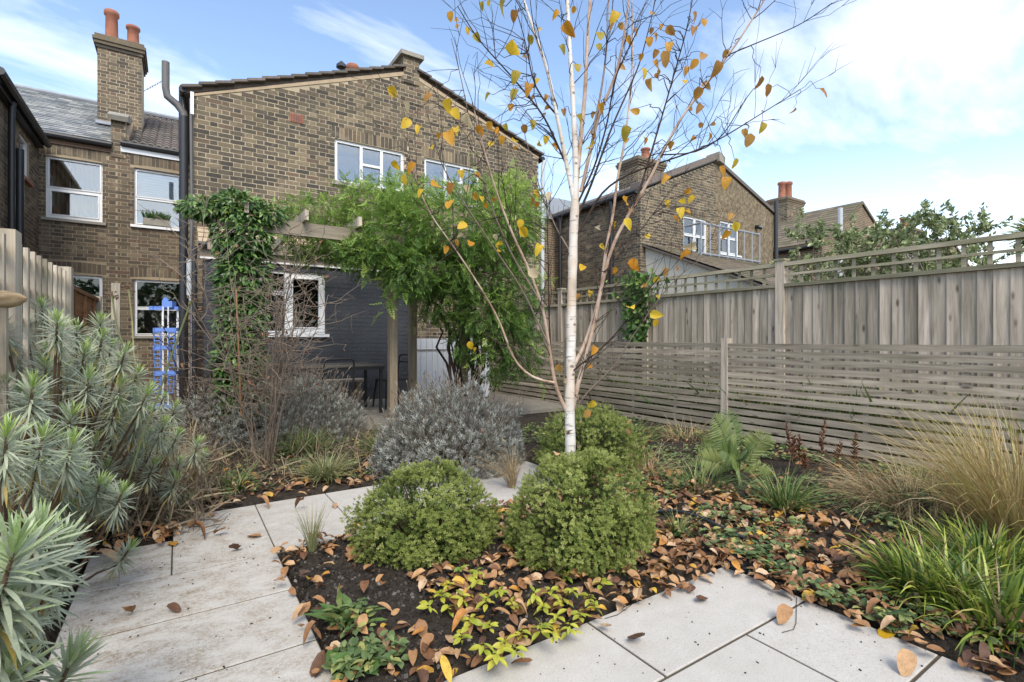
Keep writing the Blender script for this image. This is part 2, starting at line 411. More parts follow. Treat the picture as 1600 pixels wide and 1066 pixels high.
M['fence_brown'] = wood_mat('brown_wood', (0.16, 0.075, 0.033), (0.32, 0.165, 0.08), 1, 0.1, False)
M['fence_rail'] = wood_mat('mossy_rail_wood', (0.2, 0.18, 0.125), (0.45, 0.415, 0.32), 1, 0.4, False)
M['pergola'] = wood_mat('pergola_wood', (0.24, 0.19, 0.135), (0.43, 0.36, 0.27), 2, 0.08)
M['pergola_x'] = wood_mat('pergola_beam_wood', (0.25, 0.21, 0.165), (0.46, 0.4, 0.32), 0, 0.08)
# ================================================================== setting: ground, paving
def noise2(x, y, sc, seed=0):
    r0 = np.random.default_rng(seed); out = np.zeros_like(x)
    for k in range(14):
        a = r0.uniform(0, 2 * np.pi); fr = sc * r0.uniform(0.6, 2.2)
        out += np.sin((x * math.cos(a) + y * math.sin(a)) * fr + r0.uniform(0, 6.28)) / 14
    return out
def soil_mat():
    t = NT('soil'); v = t.coord('Object'); n1 = t.noise(34.0, 6.0, 0.72, v); n2 = t.noise(3.0, 4.0, 0.6, v)
    col = t.mix(t.ramp(n1, [(0.35, (0, 0, 0)), (0.75, (1, 1, 1))]), (0.018, 0.015, 0.013), (0.095, 0.078, 0.062))
    col = t.mix(t.math('MULTIPLY', n2, 0.35), col, (0.06, 0.045, 0.03))
    t.principled(col, 0.95, t.bump(n1, 1.0, 0.03), 0.15); return t.m
M['soil'] = soil_mat()
def slab_mat():
    t = NT('stone_slab'); v = t.coord('Object', jitter=True); geo = t.n.new('ShaderNodeNewGeometry').outputs['Position']
    fine = t.noise(160.0, 3.0, 0.7, v); mid = t.noise(14.0, 5.0, 0.65, v); big = t.noise(1.3, 4.0, 0.55, geo)
    st = t.n.new('ShaderNodeMapping'); st.inputs['Scale'].default_value = (3.4, 5.2, 1.0); st.inputs['Rotation'].default_value = (0, 0, 0.35); t.l.new(geo, st.inputs[0])
    streak = t.noise(2.2, 6.0, 0.7, st.outputs[0])
    col = t.mix(mid, (0.40, 0.375, 0.335), (0.52, 0.495, 0.455))
    col = t.mix(1.0, col, t.ramp(fine, [(0.28, (0.45, 0.43, 0.4)), (0.42, (0.97, 0.97, 0.97)), (0.7, (1.08, 1.08, 1.07))]), 'MULTIPLY')
    # trodden-in dirt, heavier along the path on the left where the plants overhang
    sp = t.n.new('ShaderNodeSeparateXYZ'); t.l.new(geo, sp.inputs[0])
    grit = t.noise(60.0, 4.0, 0.75, geo)
    side = t.math('SUBTRACT', 0.95, sp.outputs[0], True)
    dirt = t.math('MULTIPLY', t.ramp(streak, [(0.40, (0, 0, 0)), (0.66, (1, 1, 1))]), t.math('MULTIPLY', t.math('ADD', t.math('MULTIPLY', side, 1.1), 0.12), t.ramp(grit, [(0.38, (0.1, 0.1, 0.1)), (0.6, (1, 1, 1))])), True)
    col = t.mix(dirt, col, (0.21, 0.16, 0.1))
    col = t.mix(t.math('MULTIPLY', t.ramp(big, [(0.45, (0, 0, 0)), (0.75, (1, 1, 1))]), 0.28), col, (0.33, 0.31, 0.27))
    vo = t.node('ShaderNodeTexVoronoi'); vo.inputs['Scale'].default_value = 17.0; t.l.new(v, vo.inputs['Vector'])
    col = t.mix(t.ramp(vo.outputs['Distance'], [(0.045, (1, 1, 1)), (0.075, (0, 0, 0))]), col, (0.10, 0.09, 0.075))
    t.principled(col, 0.8, t.bump(fine, 0.25, 0.003), 0.3); return t.m
M['slab'] = slab_mat()
M['terrace_slab'] = plain_mat('terrace_stone', (0.2, 0.185, 0.155), 0.85, 0.2, var=0.5, scale=7.0, bump=0.3)
M['joint'] = plain_mat('sand_joint', (0.085, 0.07, 0.052), 0.95, 0.1, var=0.4, scale=60.0)

g = MB(); g.add([(-300, -300, -0.14), (300, -300, -0.14), (300, 300, -0.14), (-300, 300, -0.14)], [(0, 1, 2, 3)])
tag(g.build('ground', M['soil'], loc=(0, 0, -0.14)), 'dark bare earth reaching away under the garden and the houses', kind='structure')

RECTS = [(-0.41, 0.463, -1.2, 3.105), (-0.41, 2.42, -1.2, 1.62), (-0.41, -0.03, 3.1, 3.63), (-0.03, 2.86, 3.1, 4.09)]
def in_paving(x, y, m=0.0):
    o = np.zeros(x.shape, bool)
    for a, b, c2, d2 in RECTS: o |= (x > a - m) & (x < b + m) & (y > c2 - m) & (y < d2 + m)
    return o
gx = np.arange(-1.3, 6.3, 0.035); gy = np.arange(0.0, 9.3, 0.035)
X, Y = np.meshgrid(gx, gy, indexing='ij')
def soil_h(x, y):
    return 0.012 + 0.022 * noise2(x, y, 7.0, 3) + 0.02 * noise2(x, y, 26.0, 4) + 0.03 * np.clip((x - 2.6) / 2.0, 0, 1)
H = soil_h(X, Y); H[in_paving(X, Y, 0.03)] = -0.075
edge = in_paving(X, Y, 0.09) & ~in_paving(X, Y, 0.03); H[edge] = -0.012 + 0.01 * rng.normal(size=edge.sum())
H += rng.normal(size=H.shape) * 0.004
nx, ny = X.shape; idx = np.arange(nx * ny).reshape(nx, ny)
F = np.stack([idx[:-1, :-1], idx[1:, :-1], idx[1:, 1:], idx[:-1, 1:]], -1).reshape(-1, 4)
me = mesh_np('soil_bed', np.stack([X, Y, H], -1).reshape(-1, 3), F, None, True)
tag(obj('soil_bed', me, None, (0, 0, 0), M['soil']), 'dark crumbly soil of the planting beds between the paving and fences', kind='structure')

pv = MB()
for k, (a, b, c2, d2) in enumerate(RECTS): pv.box2((a, c2, -0.065 - 0.004 * k), (b, d2, -0.0055 - 0.0012 * k))
paving = tag(pv.build('paving', M['joint'], loc=(0, 2, -0.065)), 'pale grey stone slab paving with thin dark joints', kind='structure')
SLABS = []
xs = [-0.03, 0.463, 0.952, 1.43, 1.91, 2.385, 2.86]
SLABS += [(xs[i], xs[i + 1], 3.108, 4.09) for i in range(6)] + [(-0.41, -0.03, 3.108, 3.63)]
SLABS += [(-0.41, 0.463, 2.617, 3.103), (-0.41, 0.463, 2.122, 2.612), (-0.41, 0.463, 1.628, 2.117)]
SLABS += [(-0.41, 0.47, 1.2, 1.623), (0.475, 1.447, 1.2, 1.618), (1.452, 2.42, 1.2, 1.618)]
for j, (ya, yb) in enumerate([(0.712, 1.195), (0.225, 0.707), (-0.26, 0.22), (-0.75, -0.265), (-1.2, -0.755)]):
    cuts = [-0.41, -0.03, 0.95, 1.93, 2.42] if j % 2 == 0 else [-0.41, -0.1, 0.463, 1.45, 2.42]
    SLABS += [(cuts[i] + 0.0025, cuts[i + 1] - 0.0025, ya, yb) for i in range(4)]
for (a, b, c2, d2) in SLABS:
    a += 0.0036; b -= 0.0036; c2 += 0.0036; d2 -= 0.0036
    w, d = (b - a) / 2, (d2 - c2) / 2; e = 0.0035; tz = rng.normal() * 0.0008
    V = [(-w, -d, -0.03), (w, -d, -0.03), (w, d, -0.03), (-w, d, -0.03), (-w, -d, -0.003), (w, -d, -0.003), (w, d, -0.003), (-w, d, -0.003),
         (-w + e, -d + e, tz), (w - e, -d + e, tz), (w - e, d - e, tz), (-w + e, d - e, tz)]
    Fq = [(8, 9, 10, 11)] + [(i, (i + 1) % 4, 4 + (i + 1) % 4, 4 + i) for i in range(4)] + [(4 + i, 4 + (i + 1) % 4, 8 + (i + 1) % 4, 8 + i) for i in range(4)]
    obj('slab', mesh_np('slab', V, Fq), paving, ((a + b) / 2, (c2 + d2) / 2, 0), M['slab'])
# raised terrace in front of the house
tb = MB(); tb.box2((0.3, 6.35, -0.1), (5.4, 9.2, 0.085)); tb.box2((-0.7, 8.2, -0.1), (0.298, 13.1, 0.08))
terrace = tag(tb.build('terrace', M['joint']), 'raised grey stone terrace in front of the charcoal painted wall', kind='structure')
ty = 6.33
for row in range(5):
    x0 = 0.3 - (0.25 if row % 2 else 0)
    while x0 < 5.4:
        xa, xb = max(x0, 0.28), min(x0 + 0.6, 5.42)
        if xb - xa > 0.08:
            mb = MB(); mb.box2((xa + 0.003, ty + 0.003, 0.05), (xb - 0.003, ty + 0.567, 0.1)); mb.build('slab', M['terrace_slab'], terrace)
        x0 += 0.6
    ty += 0.57

# ================================================================== brickwork
class Plane:
    """a vertical wall plane: u along the wall, v up, w outwards"""
    def __init__(s, o, facing): s.o = np.array(o, float); s.f = facing
    def pt(s, u, v, w):
        u, v, w = np.broadcast_arrays(np.asarray(u, float), np.asarray(v, float), np.asarray(w, float))
        if s.f == '-Y': return np.stack([s.o[0] + u, s.o[1] - w, s.o[2] + v], -1)
        if s.f == '+X': return np.stack([s.o[0] + w, s.o[1] + u, s.o[2] + v], -1)
        if s.f == '-X': return np.stack([s.o[0] - w, s.o[1] - u, s.o[2] + v], -1)
    def box(s, mb, u0, u1, v0, v1, w0, w1, r=0.0):
        p = s.pt([u0, u1], [v0, v1], [w0, w1]); mb.box2(p.min(0), p.max(0), r)
    def slab(s, mb, poly, w0, w1, r=0.0):
        """convex quad in (u,v) extruded from w0 to w1"""
        a = s.pt([p[0] for p in poly], [p[1] for p in poly], w0); b = s.pt([p[0] for p in poly], [p[1] for p in poly], w1)
        V = np.concatenate([a, b]); mb.add(V, [(0, 1, 2, 3), (7, 6, 5, 4)] + [(i, i + 4, (i + 1) % 4 + 4, (i + 1) % 4) for i in range(4)], r)
def wall_cells(pl, mb, u0, u1, v0, v1, holes, w0, w1):
    """rectangle with rectangular holes, as full-height columns cut by the holes"""
    us = sorted({u0, u1, *[h[0] for h in holes], *[h[1] for h in holes]}); us = [u for u in us if u0 <= u <= u1]
    for a, b in zip(us[:-1], us[1:]):
        m = (a + b) / 2; v = v0
        for h in sorted([h for h in holes if h[0] <= m <= h[1]], key=lambda h: h[2]):
            if h[2] > v: pl.box(mb, a, b, v, h[2], w0, w1)
            v = max(v, h[3])
        if v1 > v: pl.box(mb, a, b, v, v1, w0, w1)
_bricks = {}
def brick_mesh(w, d, mat, seed, depth=0.012):
    key = (round(w, 3), mat.name, seed)
    if key not in _bricks:
        r0 = np.random.default_rng(seed + int(w * 1000)); h = 0.031
        V = np.array([[-w / 2, 0, -h], [w / 2, 0, -h], [w / 2, 0, h], [-w / 2, 0, h], [-w / 2, -depth, -h], [w / 2, -depth, -h], [w / 2, -depth, h], [-w / 2, -depth, h]])
        V[4:] += r0.normal(size=(4, 3)) * np.array([0.0022, 0.0012, 0.0022]); V[:4] += r0.normal(size=(4, 3)) * np.array([0.0015, 0, 0.0015])
        m = mesh_np('brick', V, [(4, 5, 6, 7), (0, 1, 5, 4), (1, 2, 6, 5), (2, 3, 7, 6), (3, 0, 4, 7)]); m.materials.append(mat)
        _bricks[key] = m
    return _bricks[key]
def brickwork(parent, pl, u0, u1, v0, v1, holes, mat, top=None, n_single=300, seen=None, arches=(), kind_part='brickwork', depth=(0.002, 0.005), missing=0.0):
    """Flemish bond: single brick objects where they show largest, the rest one part"""
    B = []; S, Hd, J = 0.2125, 0.1, 0.013; pitch = S + Hd + 2 * J
    blocked = [(h[0], h[1], h[2], h[3]) for h in holes] + [(a[0], a[1], a[2], a[3]) for a in arches]
    row = 0; v = v0
    while v + 0.03 < v1:
        off = -(0.0 if row % 2 == 0 else pitch / 2) ; u = u0 + off; k = 0
        while u < u1:
            w = S if k % 2 == 0 else Hd; a, b = u, u + w; segs = [(max(a, u0), min(b, u1))]
            for h in blocked:
                if v + 0.058 > h[2] and v < h[3] - 0.004:
                    ns = []
                    for (p, q) in segs:
                        if q <= h[0] or p >= h[1]: ns.append((p, q))
                        else:
                            if p < h[0]: ns.append((p, h[0]))
                            if q > h[1]: ns.append((h[1], q))
                    segs = ns
            for (p, q) in segs:
                if q - p > 0.03 and (top is None or v + 0.05 < min(top(p), top(q))): B.append((p, q, v, abs(q - p - w) < 1e-4))
            u += w + J; k += 1
        v += 0.075; row += 1
    if missing: B = [b for b in B if rng.random() > missing]
    # bricks nearest to the camera and in view stand alone
    ctr = pl.pt([(b[0] + b[1]) / 2 for b in B], [b[2] + 0.031 for b in B], 0.0)
    dist = np.linalg.norm(ctr - np.array([0, 0, CAM_H]), axis=1)
    ok = np.array([b[3] for b in B]) & (np.array([seen is None or seen(p) for p in ctr]))
    order = [i for i in np.argsort(dist) if ok[i]][:n_single]; single = set(order)
    rz = {'-Y': 0.0, '+X': R(90), '-X': R(-90)}[pl.f]
    for i in order:
        w = B[i][1] - B[i][0]
        o = obj('brick', brick_mesh(w, 0.01, mat, random.randrange(4)), parent, ctr[i], None, rot=(0, 0, rz))
        o.scale = (1, random.uniform(0.16, 0.42), 1)
    rest = [b for i, b in enumerate(B) if i not in single]
    for a in arches:                       # flat or cambered arches of bricks on end
        n = max(3, int(round((a[1] - a[0]) / 0.0755))); st = (a[1] - a[0]) / n; cam_ = a[4] if len(a) > 4 else 0.0
        for q in range(n):
            t = (q + 0.5) / n * 2 - 1; dv = cam_ * (1 - t * t)
            rest.append((a[0] + q * st + 0.005, a[0] + (q + 1) * st - 0.005, a[2] + dv + 0.006, a[3] - a[2] - 0.012))
    A = np.array([(b[0], b[1], b[2], 0.062 if isinstance(b[3], bool) else b[3]) for b in rest]); N = len(A)
    dp = rng.uniform(*depth, N); ja = lambda s: rng.normal(size=N) * s
    V = np.zeros((N, 8, 3)); pts = []
    for k, (uu, vv, ww) in enumerate([(0, 0, 0), (1, 0, 0), (1, 1, 0), (0, 1, 0), (0, 0, 1), (1, 0, 1), (1, 1, 1), (0, 1, 1)]):
        V[:, k] = pl.pt(A[:, uu] + ja(0.0018), A[:, 2] + vv * A[:, 3] + ja(0.0018), ww * dp + (ja(0.001) if ww else 0))
    Fq = np.array([(4, 5, 6, 7), (0, 1, 5, 4), (1, 2, 6, 5), (2, 3, 7, 6), (3, 0, 4, 7)])
    Fa = (Fq[None] + (np.arange(N) * 8)[:, None, None]).reshape(-1, 4)
    mesh = mesh_np(kind_part, V.reshape(-1, 3) - pl.o, Fa, np.repeat(rng.random(N), 5))
    return obj(kind_part, mesh, parent, pl.o, mat, 'stuff')

def window(house, pl, u0, u1, v0, v1, panes, bar=0.05, back=0.07, sill=True, room='dark_room', glaze='glass', depth=0.8, sill_mat='white_frame', extras=None):
    """panes: (u0,u1,v0,v1) fractions of the inner frame; frame is a board with holes and a proud rim round each pane"""
    m = MB(); iu0, iu1, iv0, iv1 = u0 + bar, u1 - bar, v0 + bar, v1 - bar
    holes = [(iu0 + (iu1 - iu0) * p[0], iu0 + (iu1 - iu0) * p[1], iv0 + (iv1 - iv0) * p[2], iv0 + (iv1 - iv0) * p[3]) for p in panes]
    wall_cells(pl, m, u0, u1, v0, v1, holes, -back - 0.05, -back)
    for h in holes:
        e = 0.018
        for (a, b, c2, d2) in ((h[0] - e, h[1] + e, h[3], h[3] + e), (h[0] - e, h[1] + e, h[2] - e, h[2]), (h[0] - e, h[0], h[2], h[3]), (h[1], h[1] + e, h[2], h[3])):
            pl.box(m, a, b, c2, d2, -back + 0.001, -back + 0.016)
    w = m.build('window', M['white_frame'], house)
    for h in holes:
        g1 = MB(); pl.box(g1, h[0] + 0.001, h[1] - 0.001, h[2] + 0.001, h[3] - 0.001, -back - 0.032, -back - 0.024); g1.build('pane', M[glaze], w)
    if sill:
        s1 = MB(); pl.box(s1, u0 - 0.06, u1 + 0.06, v0 - 0.055, v0 - 0.002, -back - 0.02, 0.055); s1.build('sill', M[sill_mat], w)
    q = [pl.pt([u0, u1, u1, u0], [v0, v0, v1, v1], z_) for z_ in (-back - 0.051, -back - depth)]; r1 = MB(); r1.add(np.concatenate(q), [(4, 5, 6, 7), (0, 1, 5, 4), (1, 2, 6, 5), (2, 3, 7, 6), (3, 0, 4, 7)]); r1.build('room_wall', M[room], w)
    if extras: extras(w, holes, back)
    return w
def pipe(parent, pts, rad, mat, name='drainpipe', n=10):
    m = MB(); m.tube(pts, rad, n, cap=True); return m.build(name, M[mat], parent, smooth=True)
def pot(parent, c, r0, h, name='chimney_pot', mat='terracotta'):
    m = MB(); m.lathe([(r0 * 0.98, 0), (r0 * 0.9, h * 0.3), (r0 * 0.85, h * 0.82), (r0 * 1.08, h * 0.86), (r0 * 1.08, h * 0.97), (r0 * 0.95, h), (r0 * 0.7, h), (r0 * 0.68, h * 0.5)], c, 16)
    return m.build(name, M[mat], parent, smooth=True)
def stack(parent, x0, x1, y0, y1, z0, z1, pots, mat=None, n=20):
    """brick chimney: core, oversailing courses, bricks on the two seen faces"""
    m = MB(); m.box2((x0, y0, z0), (x1, y1, z1 - 0.002))
    ch = m.build('chimney', M['mortar'], parent)
    mat = mat or M['brick']
    for pl, L in ((Plane((x0, y0, z0), '-Y'), x1 - x0), (Plane((x0, y1, z0), '-X'), y1 - y0)):
        brickwork(ch, pl, 0, L, 0, z1 - z0 - 0.3, [], mat, n_single=n)
    c1 = MB()
    for k, (e, a, b) in enumerate(((0.03, 0.30, 0.225), (0.06, 0.225, 0.15), (0.085, 0.15, 0.075), (0.05, 0.075, 0.0))):
        c1.box2((x0 - e, y0 - e, z1 - a + 0.004), (x1 + e, y1 + e, z1 - b - 0.004), rng.random())
    c1.build('chimney_course', M['brick'], ch)
    fl = MB(); fl.box2((x0 + 0.03, y0 + 0.03, z1 - 0.003), (x1 - 0.03, y1 - 0.03, z1 + 0.035)); fl.build('flaunching', M['stone'], ch)
    for (px_, py_, r_, h_, *mm) in pots: pot(ch, (px_, py_, z1 + 0.02), r_, h_, mat=mm[0] if mm else 'terracotta')
    return ch
def roof_slates(parent, x0, x1, ya, za, yb, zb, mat, w=0.25, gauge=0.2, name='slate_roof', profile=None, swap=False):
    """slope rising from (ya,za) to (yb,zb), courses of slates or tiles as real overlapping pieces"""
    L = math.hypot(yb - ya, zb - za); d = np.array([0, (yb - ya) / L, (zb - za) / L]); nrm = np.array([0, -d[2], d[1]])
    rows = int(L / gauge) + 1; cols = int((x1 - x0) / w) + 1; V = []; Fs = []; rr = []; n = 0
    for i in range(rows):
        s0 = i * gauge; s1 = min(s0 + gauge * 1.25, L)
        for j in range(cols + 1):
            xa = x0 + (j - (0.5 if (i % 2 and profile is None) else 0)) * w; xb = xa + w - 0.004; xa = max(xa, x0); xb = min(xb, x1)
            if xb - xa < 0.03: continue
            jit = rng.normal() * 0.004; rv = rng.random()
            if profile is None:
                t0 = 0.016 + rng.random() * 0.006
                q = [(xa, s0 + jit, t0), (xb, s0 + jit + rng.normal() * 0.003, t0), (xb, s1, 0.003), (xa, s1, 0.003), (xa, s0 + jit, t0 - 0.012), (xb, s0 + jit, t0 - 0.012)]
                V += [np.array([a, ya, za]) + d * b + nrm * c for a, b, c in q]; Fs += [(n, n + 1, n + 2, n + 3), (n + 4, n + 5, n + 1, n)]; rr += [rv] * 2; n += 6
            else:
                k = len(profile)
                for (fx, fz) in profile: V.append(np.array([xa + fx * (xb - xa), ya, za]) + d * (s0 + jit) + nrm * (fz + 0.025))
                for (fx, fz) in profile: V.append(np.array([xa + fx * (xb - xa), ya, za]) + d * s1 + nrm * fz)
                for (fx, fz) in profile: V.append(np.array([xa + fx * (xb - xa), ya, za]) + d * (s0 + jit) + nrm * (fz + 0.005))
                for q in range(k - 1): Fs += [(n + q, n + q + 1, n + k + q + 1, n + k + q), (n + 2 * k + q, n + 2 * k + q + 1, n + q + 1, n + q)]; rr += [rv] * 2
                n += 3 * k
    V = np.array(V); loc = np.array([(x0 + x1) / 2, ya, za])
    dk = MB(); a_ = np.array([(x0 + 0.01, ya + 0.02, za - 0.03), (x1 - 0.01, ya + 0.02, za - 0.03), (x1 - 0.01, yb, zb - 0.03), (x0 + 0.01, yb, zb - 0.03)]); a_ = np.concatenate([a_, a_ - (0, 0, 0.05)])
    if swap: V = V[:, [1, 0, 2]]; loc = loc[[1, 0, 2]]; a_ = a_[:, [1, 0, 2]]
    dk.add(a_, BOXF[:, ::-1]); dk.build('roof_deck', M['tile'], parent)
    o = obj(name, mesh_np(name, V - loc, Fs, rr), parent, loc, mat, 'stuff')
    return o
def prism_y(mb, poly, y0, y1, r=0.0):
    """quad polygon in (x,z) extruded along Y"""
    a = np.array([(p[0], y0, p[1]) for p in poly]); b = np.array([(p[0], y1, p[1]) for p in poly])
    mb.add(np.concatenate([a, b]), [(0, 1, 2, 3), (7, 6, 5, 4)] + [(i, i + 4, (i + 1) % 4 + 4, (i + 1) % 4) for i in range(4)], r)
ROMAN = [(0.0, 0.0), (0.12, 0.03), (0.25, 0.042), (0.38, 0.03), (0.5, 0.004), (0.62, 0.03), (0.75, 0.042), (0.88, 0.03), (1.0, 0.0)]

# ------------------------------------------------------------------ the house with the garden
GY = 9.5
house = thing('brick_house', 'yellow stock brick house with gable end and charcoal painted ground floor behind the pergola', 'house', (3.6, GY, 0))
gp = Plane((0.2, GY, 0), '-Y'); GW = 6.8; RU = 3.63; RZ = 6.47; EL, ER = 5.08, 5.42
def gtop(u): return EL + (RZ - EL) * u / RU if u < RU else RZ + (ER - RZ) * (u - RU) / (GW - RU)
wl_ = (2.18, 3.52, 4.08, 4.88); wr_ = (3.94, 5.24, 4.06, 4.88)
m = MB(); wall_cells(gp, m, 0, GW, 0, EL, [wl_, wr_], -0.25, 0.0)
gp.slab(m, [(0, EL), (RU, EL), (RU, RZ), (0, EL + 0.001)], -0.25, 0.0); gp.slab(m, [(RU, EL), (GW, EL), (GW, ER), (RU, RZ)], -0.25, 0.0)
m.build('wall', M['mortar'], house)
for a_, b_, e_ in ((0.2, 0.42, EL), (6.78, 7.0, ER)): m = MB(); m.box2((a_, GY + 0.25, 0), (b_, 13.2, e_)); m.build('side_wall', M['far_brick'], house)
seen_gable = lambda p: p[2] > 3.05 and 0.2 < p[0] < 6.3
brickwork(house, gp, 0, GW, 0.0, RZ, [wl_, wr_], M['brick'], gtop, 300, seen_gable,
          arches=[(2.12, 3.58, 4.885, 5.10, 0.0), (3.88, 5.30, 4.885, 5.10, 0.0)])
P3 = [(0.0, 0.34, 0, 1), (0.38, 0.66, 0, 0.5), (0.38, 0.66, 0.56, 1), (0.70, 1.0, 0, 1)]
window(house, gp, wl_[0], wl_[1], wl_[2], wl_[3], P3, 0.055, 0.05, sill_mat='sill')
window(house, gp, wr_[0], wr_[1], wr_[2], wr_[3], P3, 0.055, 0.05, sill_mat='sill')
# roof: two slopes with verge tiles stepping up the gable, mortar fillet below
m = MB()
prism_y(m, [(0.08, EL + 0.02), (3.83, RZ + 0.05), (3.83, RZ + 0.14), (0.05, EL + 0.10)], GY + 0.06, 13.6)
prism_y(m, [(3.83, RZ + 0.05), (7.12, ER + 0.02), (7.15, ER + 0.10), (3.83, RZ + 0.14)], GY + 0.06, 13.6)
roof = m.build('roof', M['tile'], house)
m = MB(); prism_y(m, [(0.2, EL - 0.02), (3.83, RZ - 0.03), (3.83, RZ + 0.05), (0.2, EL + 0.02)], GY - 0.012, GY + 0.05); prism_y(m, [(3.83, RZ - 0.03), (7.0, ER - 0.02), (7.0, ER + 0.02), (3.83, RZ + 0.05)], GY - 0.012, GY + 0.05)
m.build('verge_fillet', M['fillet'], roof)
def verge(x0, z0, x1, z1, n):
    dx, dz = (x1 - x0) / n, (z1 - z0) / n; L = math.hypot(dx, dz)
    for i in range(n):
        a = math.atan2(dz, dx) - 0.10 * (1 if dx > 0 else -1); s = i if dz > 0 else i
        mm = MB(); mm.box((0, 0, 0), (L * 1.12, 0.36, 0.04))
        me_ = mm.mesh('verge_tile')
        obj('verge_tile', me_, roof, (x0 + dx * (i + 0.5), GY + 0.115 + rng.normal() * 0.006, z0 + dz * (i + 0.5) + 0.045 + rng.normal() * 0.003), M['tile'], rot=(0, -a, 0))
verge(0.06, EL + 0.04, 3.72, RZ + 0.07, 16); verge(7.1, ER + 0.04, 4.0, RZ + 0.07, 12)
# party parapet on the ridge with stone coping
m = MB(); m.box2((3.70, GY - 0.03, RZ - 0.2), (4.02, 13.0, 6.78)); par = m.build('parapet', M['mortar'], house)
brickwork(par, Plane((3.70, GY - 0.03, RZ - 0.2), '-Y'), 0, 0.32, 0, 0.5, [], M['brick'], n_single=12)
brickwork(par, Plane((3.70, 13.0, RZ - 0.0), '-X'), 0, 3.5, 0, 0.3, [], M['brick'], n_single=0)
m = MB(); m.box2((3.62, GY - 0.1, 6.78), (4.1, 13.0, 6.86)); m.build('coping', M['stone'], par)
stack(house, 3.45, 4.3, 12.4, 13.2, 6.3, 7.25, [(3.62, 12.7, 0.14, 0.75), (3.35 + 0.05, 12.9, 0.1, 0.5, 'grey_pipe')])
m = MB(); m.tube([(3.4, 12.9, 7.25), (3.4, 12.9, 8.0)], 0.03, 6); m.lathe([(0.0, 0), (0.13, 0.03), (0.12, 0.1), (0.02, 0.2)], (3.4, 12.9, 7.95), 10); m.build('flue_cowl', M['black_pipe'], house)
# air brick and a drilled-out patch
m = MB(); gp.box(m, 1.42, 1.635, 5.0, 5.145, 0.0, 0.014)
ab = m.build('air_brick', M['terracotta'], house)
for i in range(7):
    for j in range(4):
        m = MB(); gp.box(m, 1.435 + i * 0.028, 1.45 + i * 0.028, 5.012 + j * 0.033, 5.03 + j * 0.033, 0.012, 0.016); m.build('vent_hole', M['black_pipe'], ab)
# charcoal painted ground-floor projection
ep = Plane((0.32, 9.1, 0), '-Y'); kw = (0.77, 1.80, 1.29, 2.33)
m = MB(); wall_cells(ep, m, 0, 3.33, 0, 2.46, [kw], -0.25, 0.0); m.box2((0.32, 9.36, 0), (0.55, GY - 0.001, 2.46)); m.build('painted_wall', M['charcoal'], house)
brickwork(house, ep, 0, 3.33, 0.0, 2.46, [kw], M['charcoal'], None, 300, lambda p: p[2] > 0.6 and p[0] > 2.0, arches=[(0.70, 1.87, 2.335, 2.455)], kind_part='painted_brickwork', depth=(0.003, 0.007))
m = MB(); ep.box(m, -0.05, 3.36, 2.465, 2.60, -0.02, 0.03); m.build('timber_fascia', M['pergola_x'], house)
m = MB(); ep.box(m, -0.05, 3.36, 2.437, 2.463, 0.012, 0.045); m.build('white_trim', M['white_frame'], house)
m = MB(); m.tube([(0.25, 9.0, 2.645), (3.75, 9.0, 2.625)], 0.045, 8); m.build('gutter', M['black_pipe'], house)
m = MB(); V = np.array([(0.25, 9.0, 2.66), (3.75, 9.0, 2.66), (3.75, GY - 0.012, 2.98), (0.25, GY - 0.012, 2.98)]); m.add(np.concatenate([V, V - (0, 0, 0.04)]), BOXF[:, ::-1]); m.build('lean_to_roof', M['lead'], house)
roof_slates(house, 0.25, 3.75, 8.99, 2.672, GY - 0.02, 2.992, M['fillet'], 0.2, 0.17, 'lean_to_tiles')
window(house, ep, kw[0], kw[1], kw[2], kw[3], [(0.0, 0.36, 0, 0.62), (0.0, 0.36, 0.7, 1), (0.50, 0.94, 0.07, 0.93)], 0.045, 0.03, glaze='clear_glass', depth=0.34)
# unpainted brick pier at the corner
pp_ = Plane((3.655, 9.04, 0), '-Y'); m = MB(); m.box2((3.655, 9.04, 0), (3.98, 9.49, 3.2)); pier = m.build('corner_pier', M['mortar_light'], house)
brickwork(pier, pp_, 0, 0.325, 0, 3.2, [], M['brick_light'], n_single=60)
# rainwater goods at the corners
pipe(house, [(0.07, 9.62, 0.1), (0.07, 9.62, 4.75)], 0.065, 'black_pipe', 'soil_pipe')
pipe(house, [(0.07, 9.62, 4.72), (0.07, 9.62, 4.8), (-0.02, 9.62, 4.92), (-0.15, 9.62, 5.02), (-0.17, 9.62, 5.15), (-0.17, 9.62, 5.55)], 0.055, 'grey_pipe', 'vent_pipe')
pipe(house, [(0.06, 9.75, 5.18), (0.06, 9.75, 5.02), (0.08, 9.72, 4.85), (0.1, 9.65, 4.74)], 0.04, 'black_pipe')
pipe(house, [(0.17, 9.44, 0.1), (0.17, 9.44, 2.6), (0.17, 9.45, 3.6), (0.16, 9.46, 5.0)], 0.022, 'grey_pipe', 'cable_conduit', 6)
m = MB(); m.box2((0.155, 9.43, 4.75), (0.2, 9.5, 5.1)); m.build('white_end_cap', M['white_frame'], house)
pipe(house, [(0.14, 9.35, 2.45), (0.14, 9.35, 1.9), (0.2, 9.3, 1.75), (0.2, 9.3, 0.1)], 0.04, 'pale_pipe')
pipe(house, [(0.2, 9.0, 2.6), (0.2, 9.04, 0.1)], 0.04, 'black_pipe')
for x_, e_ in ((0.06, 5.16), (7.16, ER + 0.02)): m = MB(); m.tube([(x_, GY + 0.02, e_), (x_, 13.3, e_)], 0.06, 8); m.build('eaves_gutter', M['black_pipe'], house)
pipe(house, [(7.12, 9.42, 5.35), (7.07, 9.42, 5.2), (7.05, 9.42, 0.1)], 0.045, 'pale_pipe')
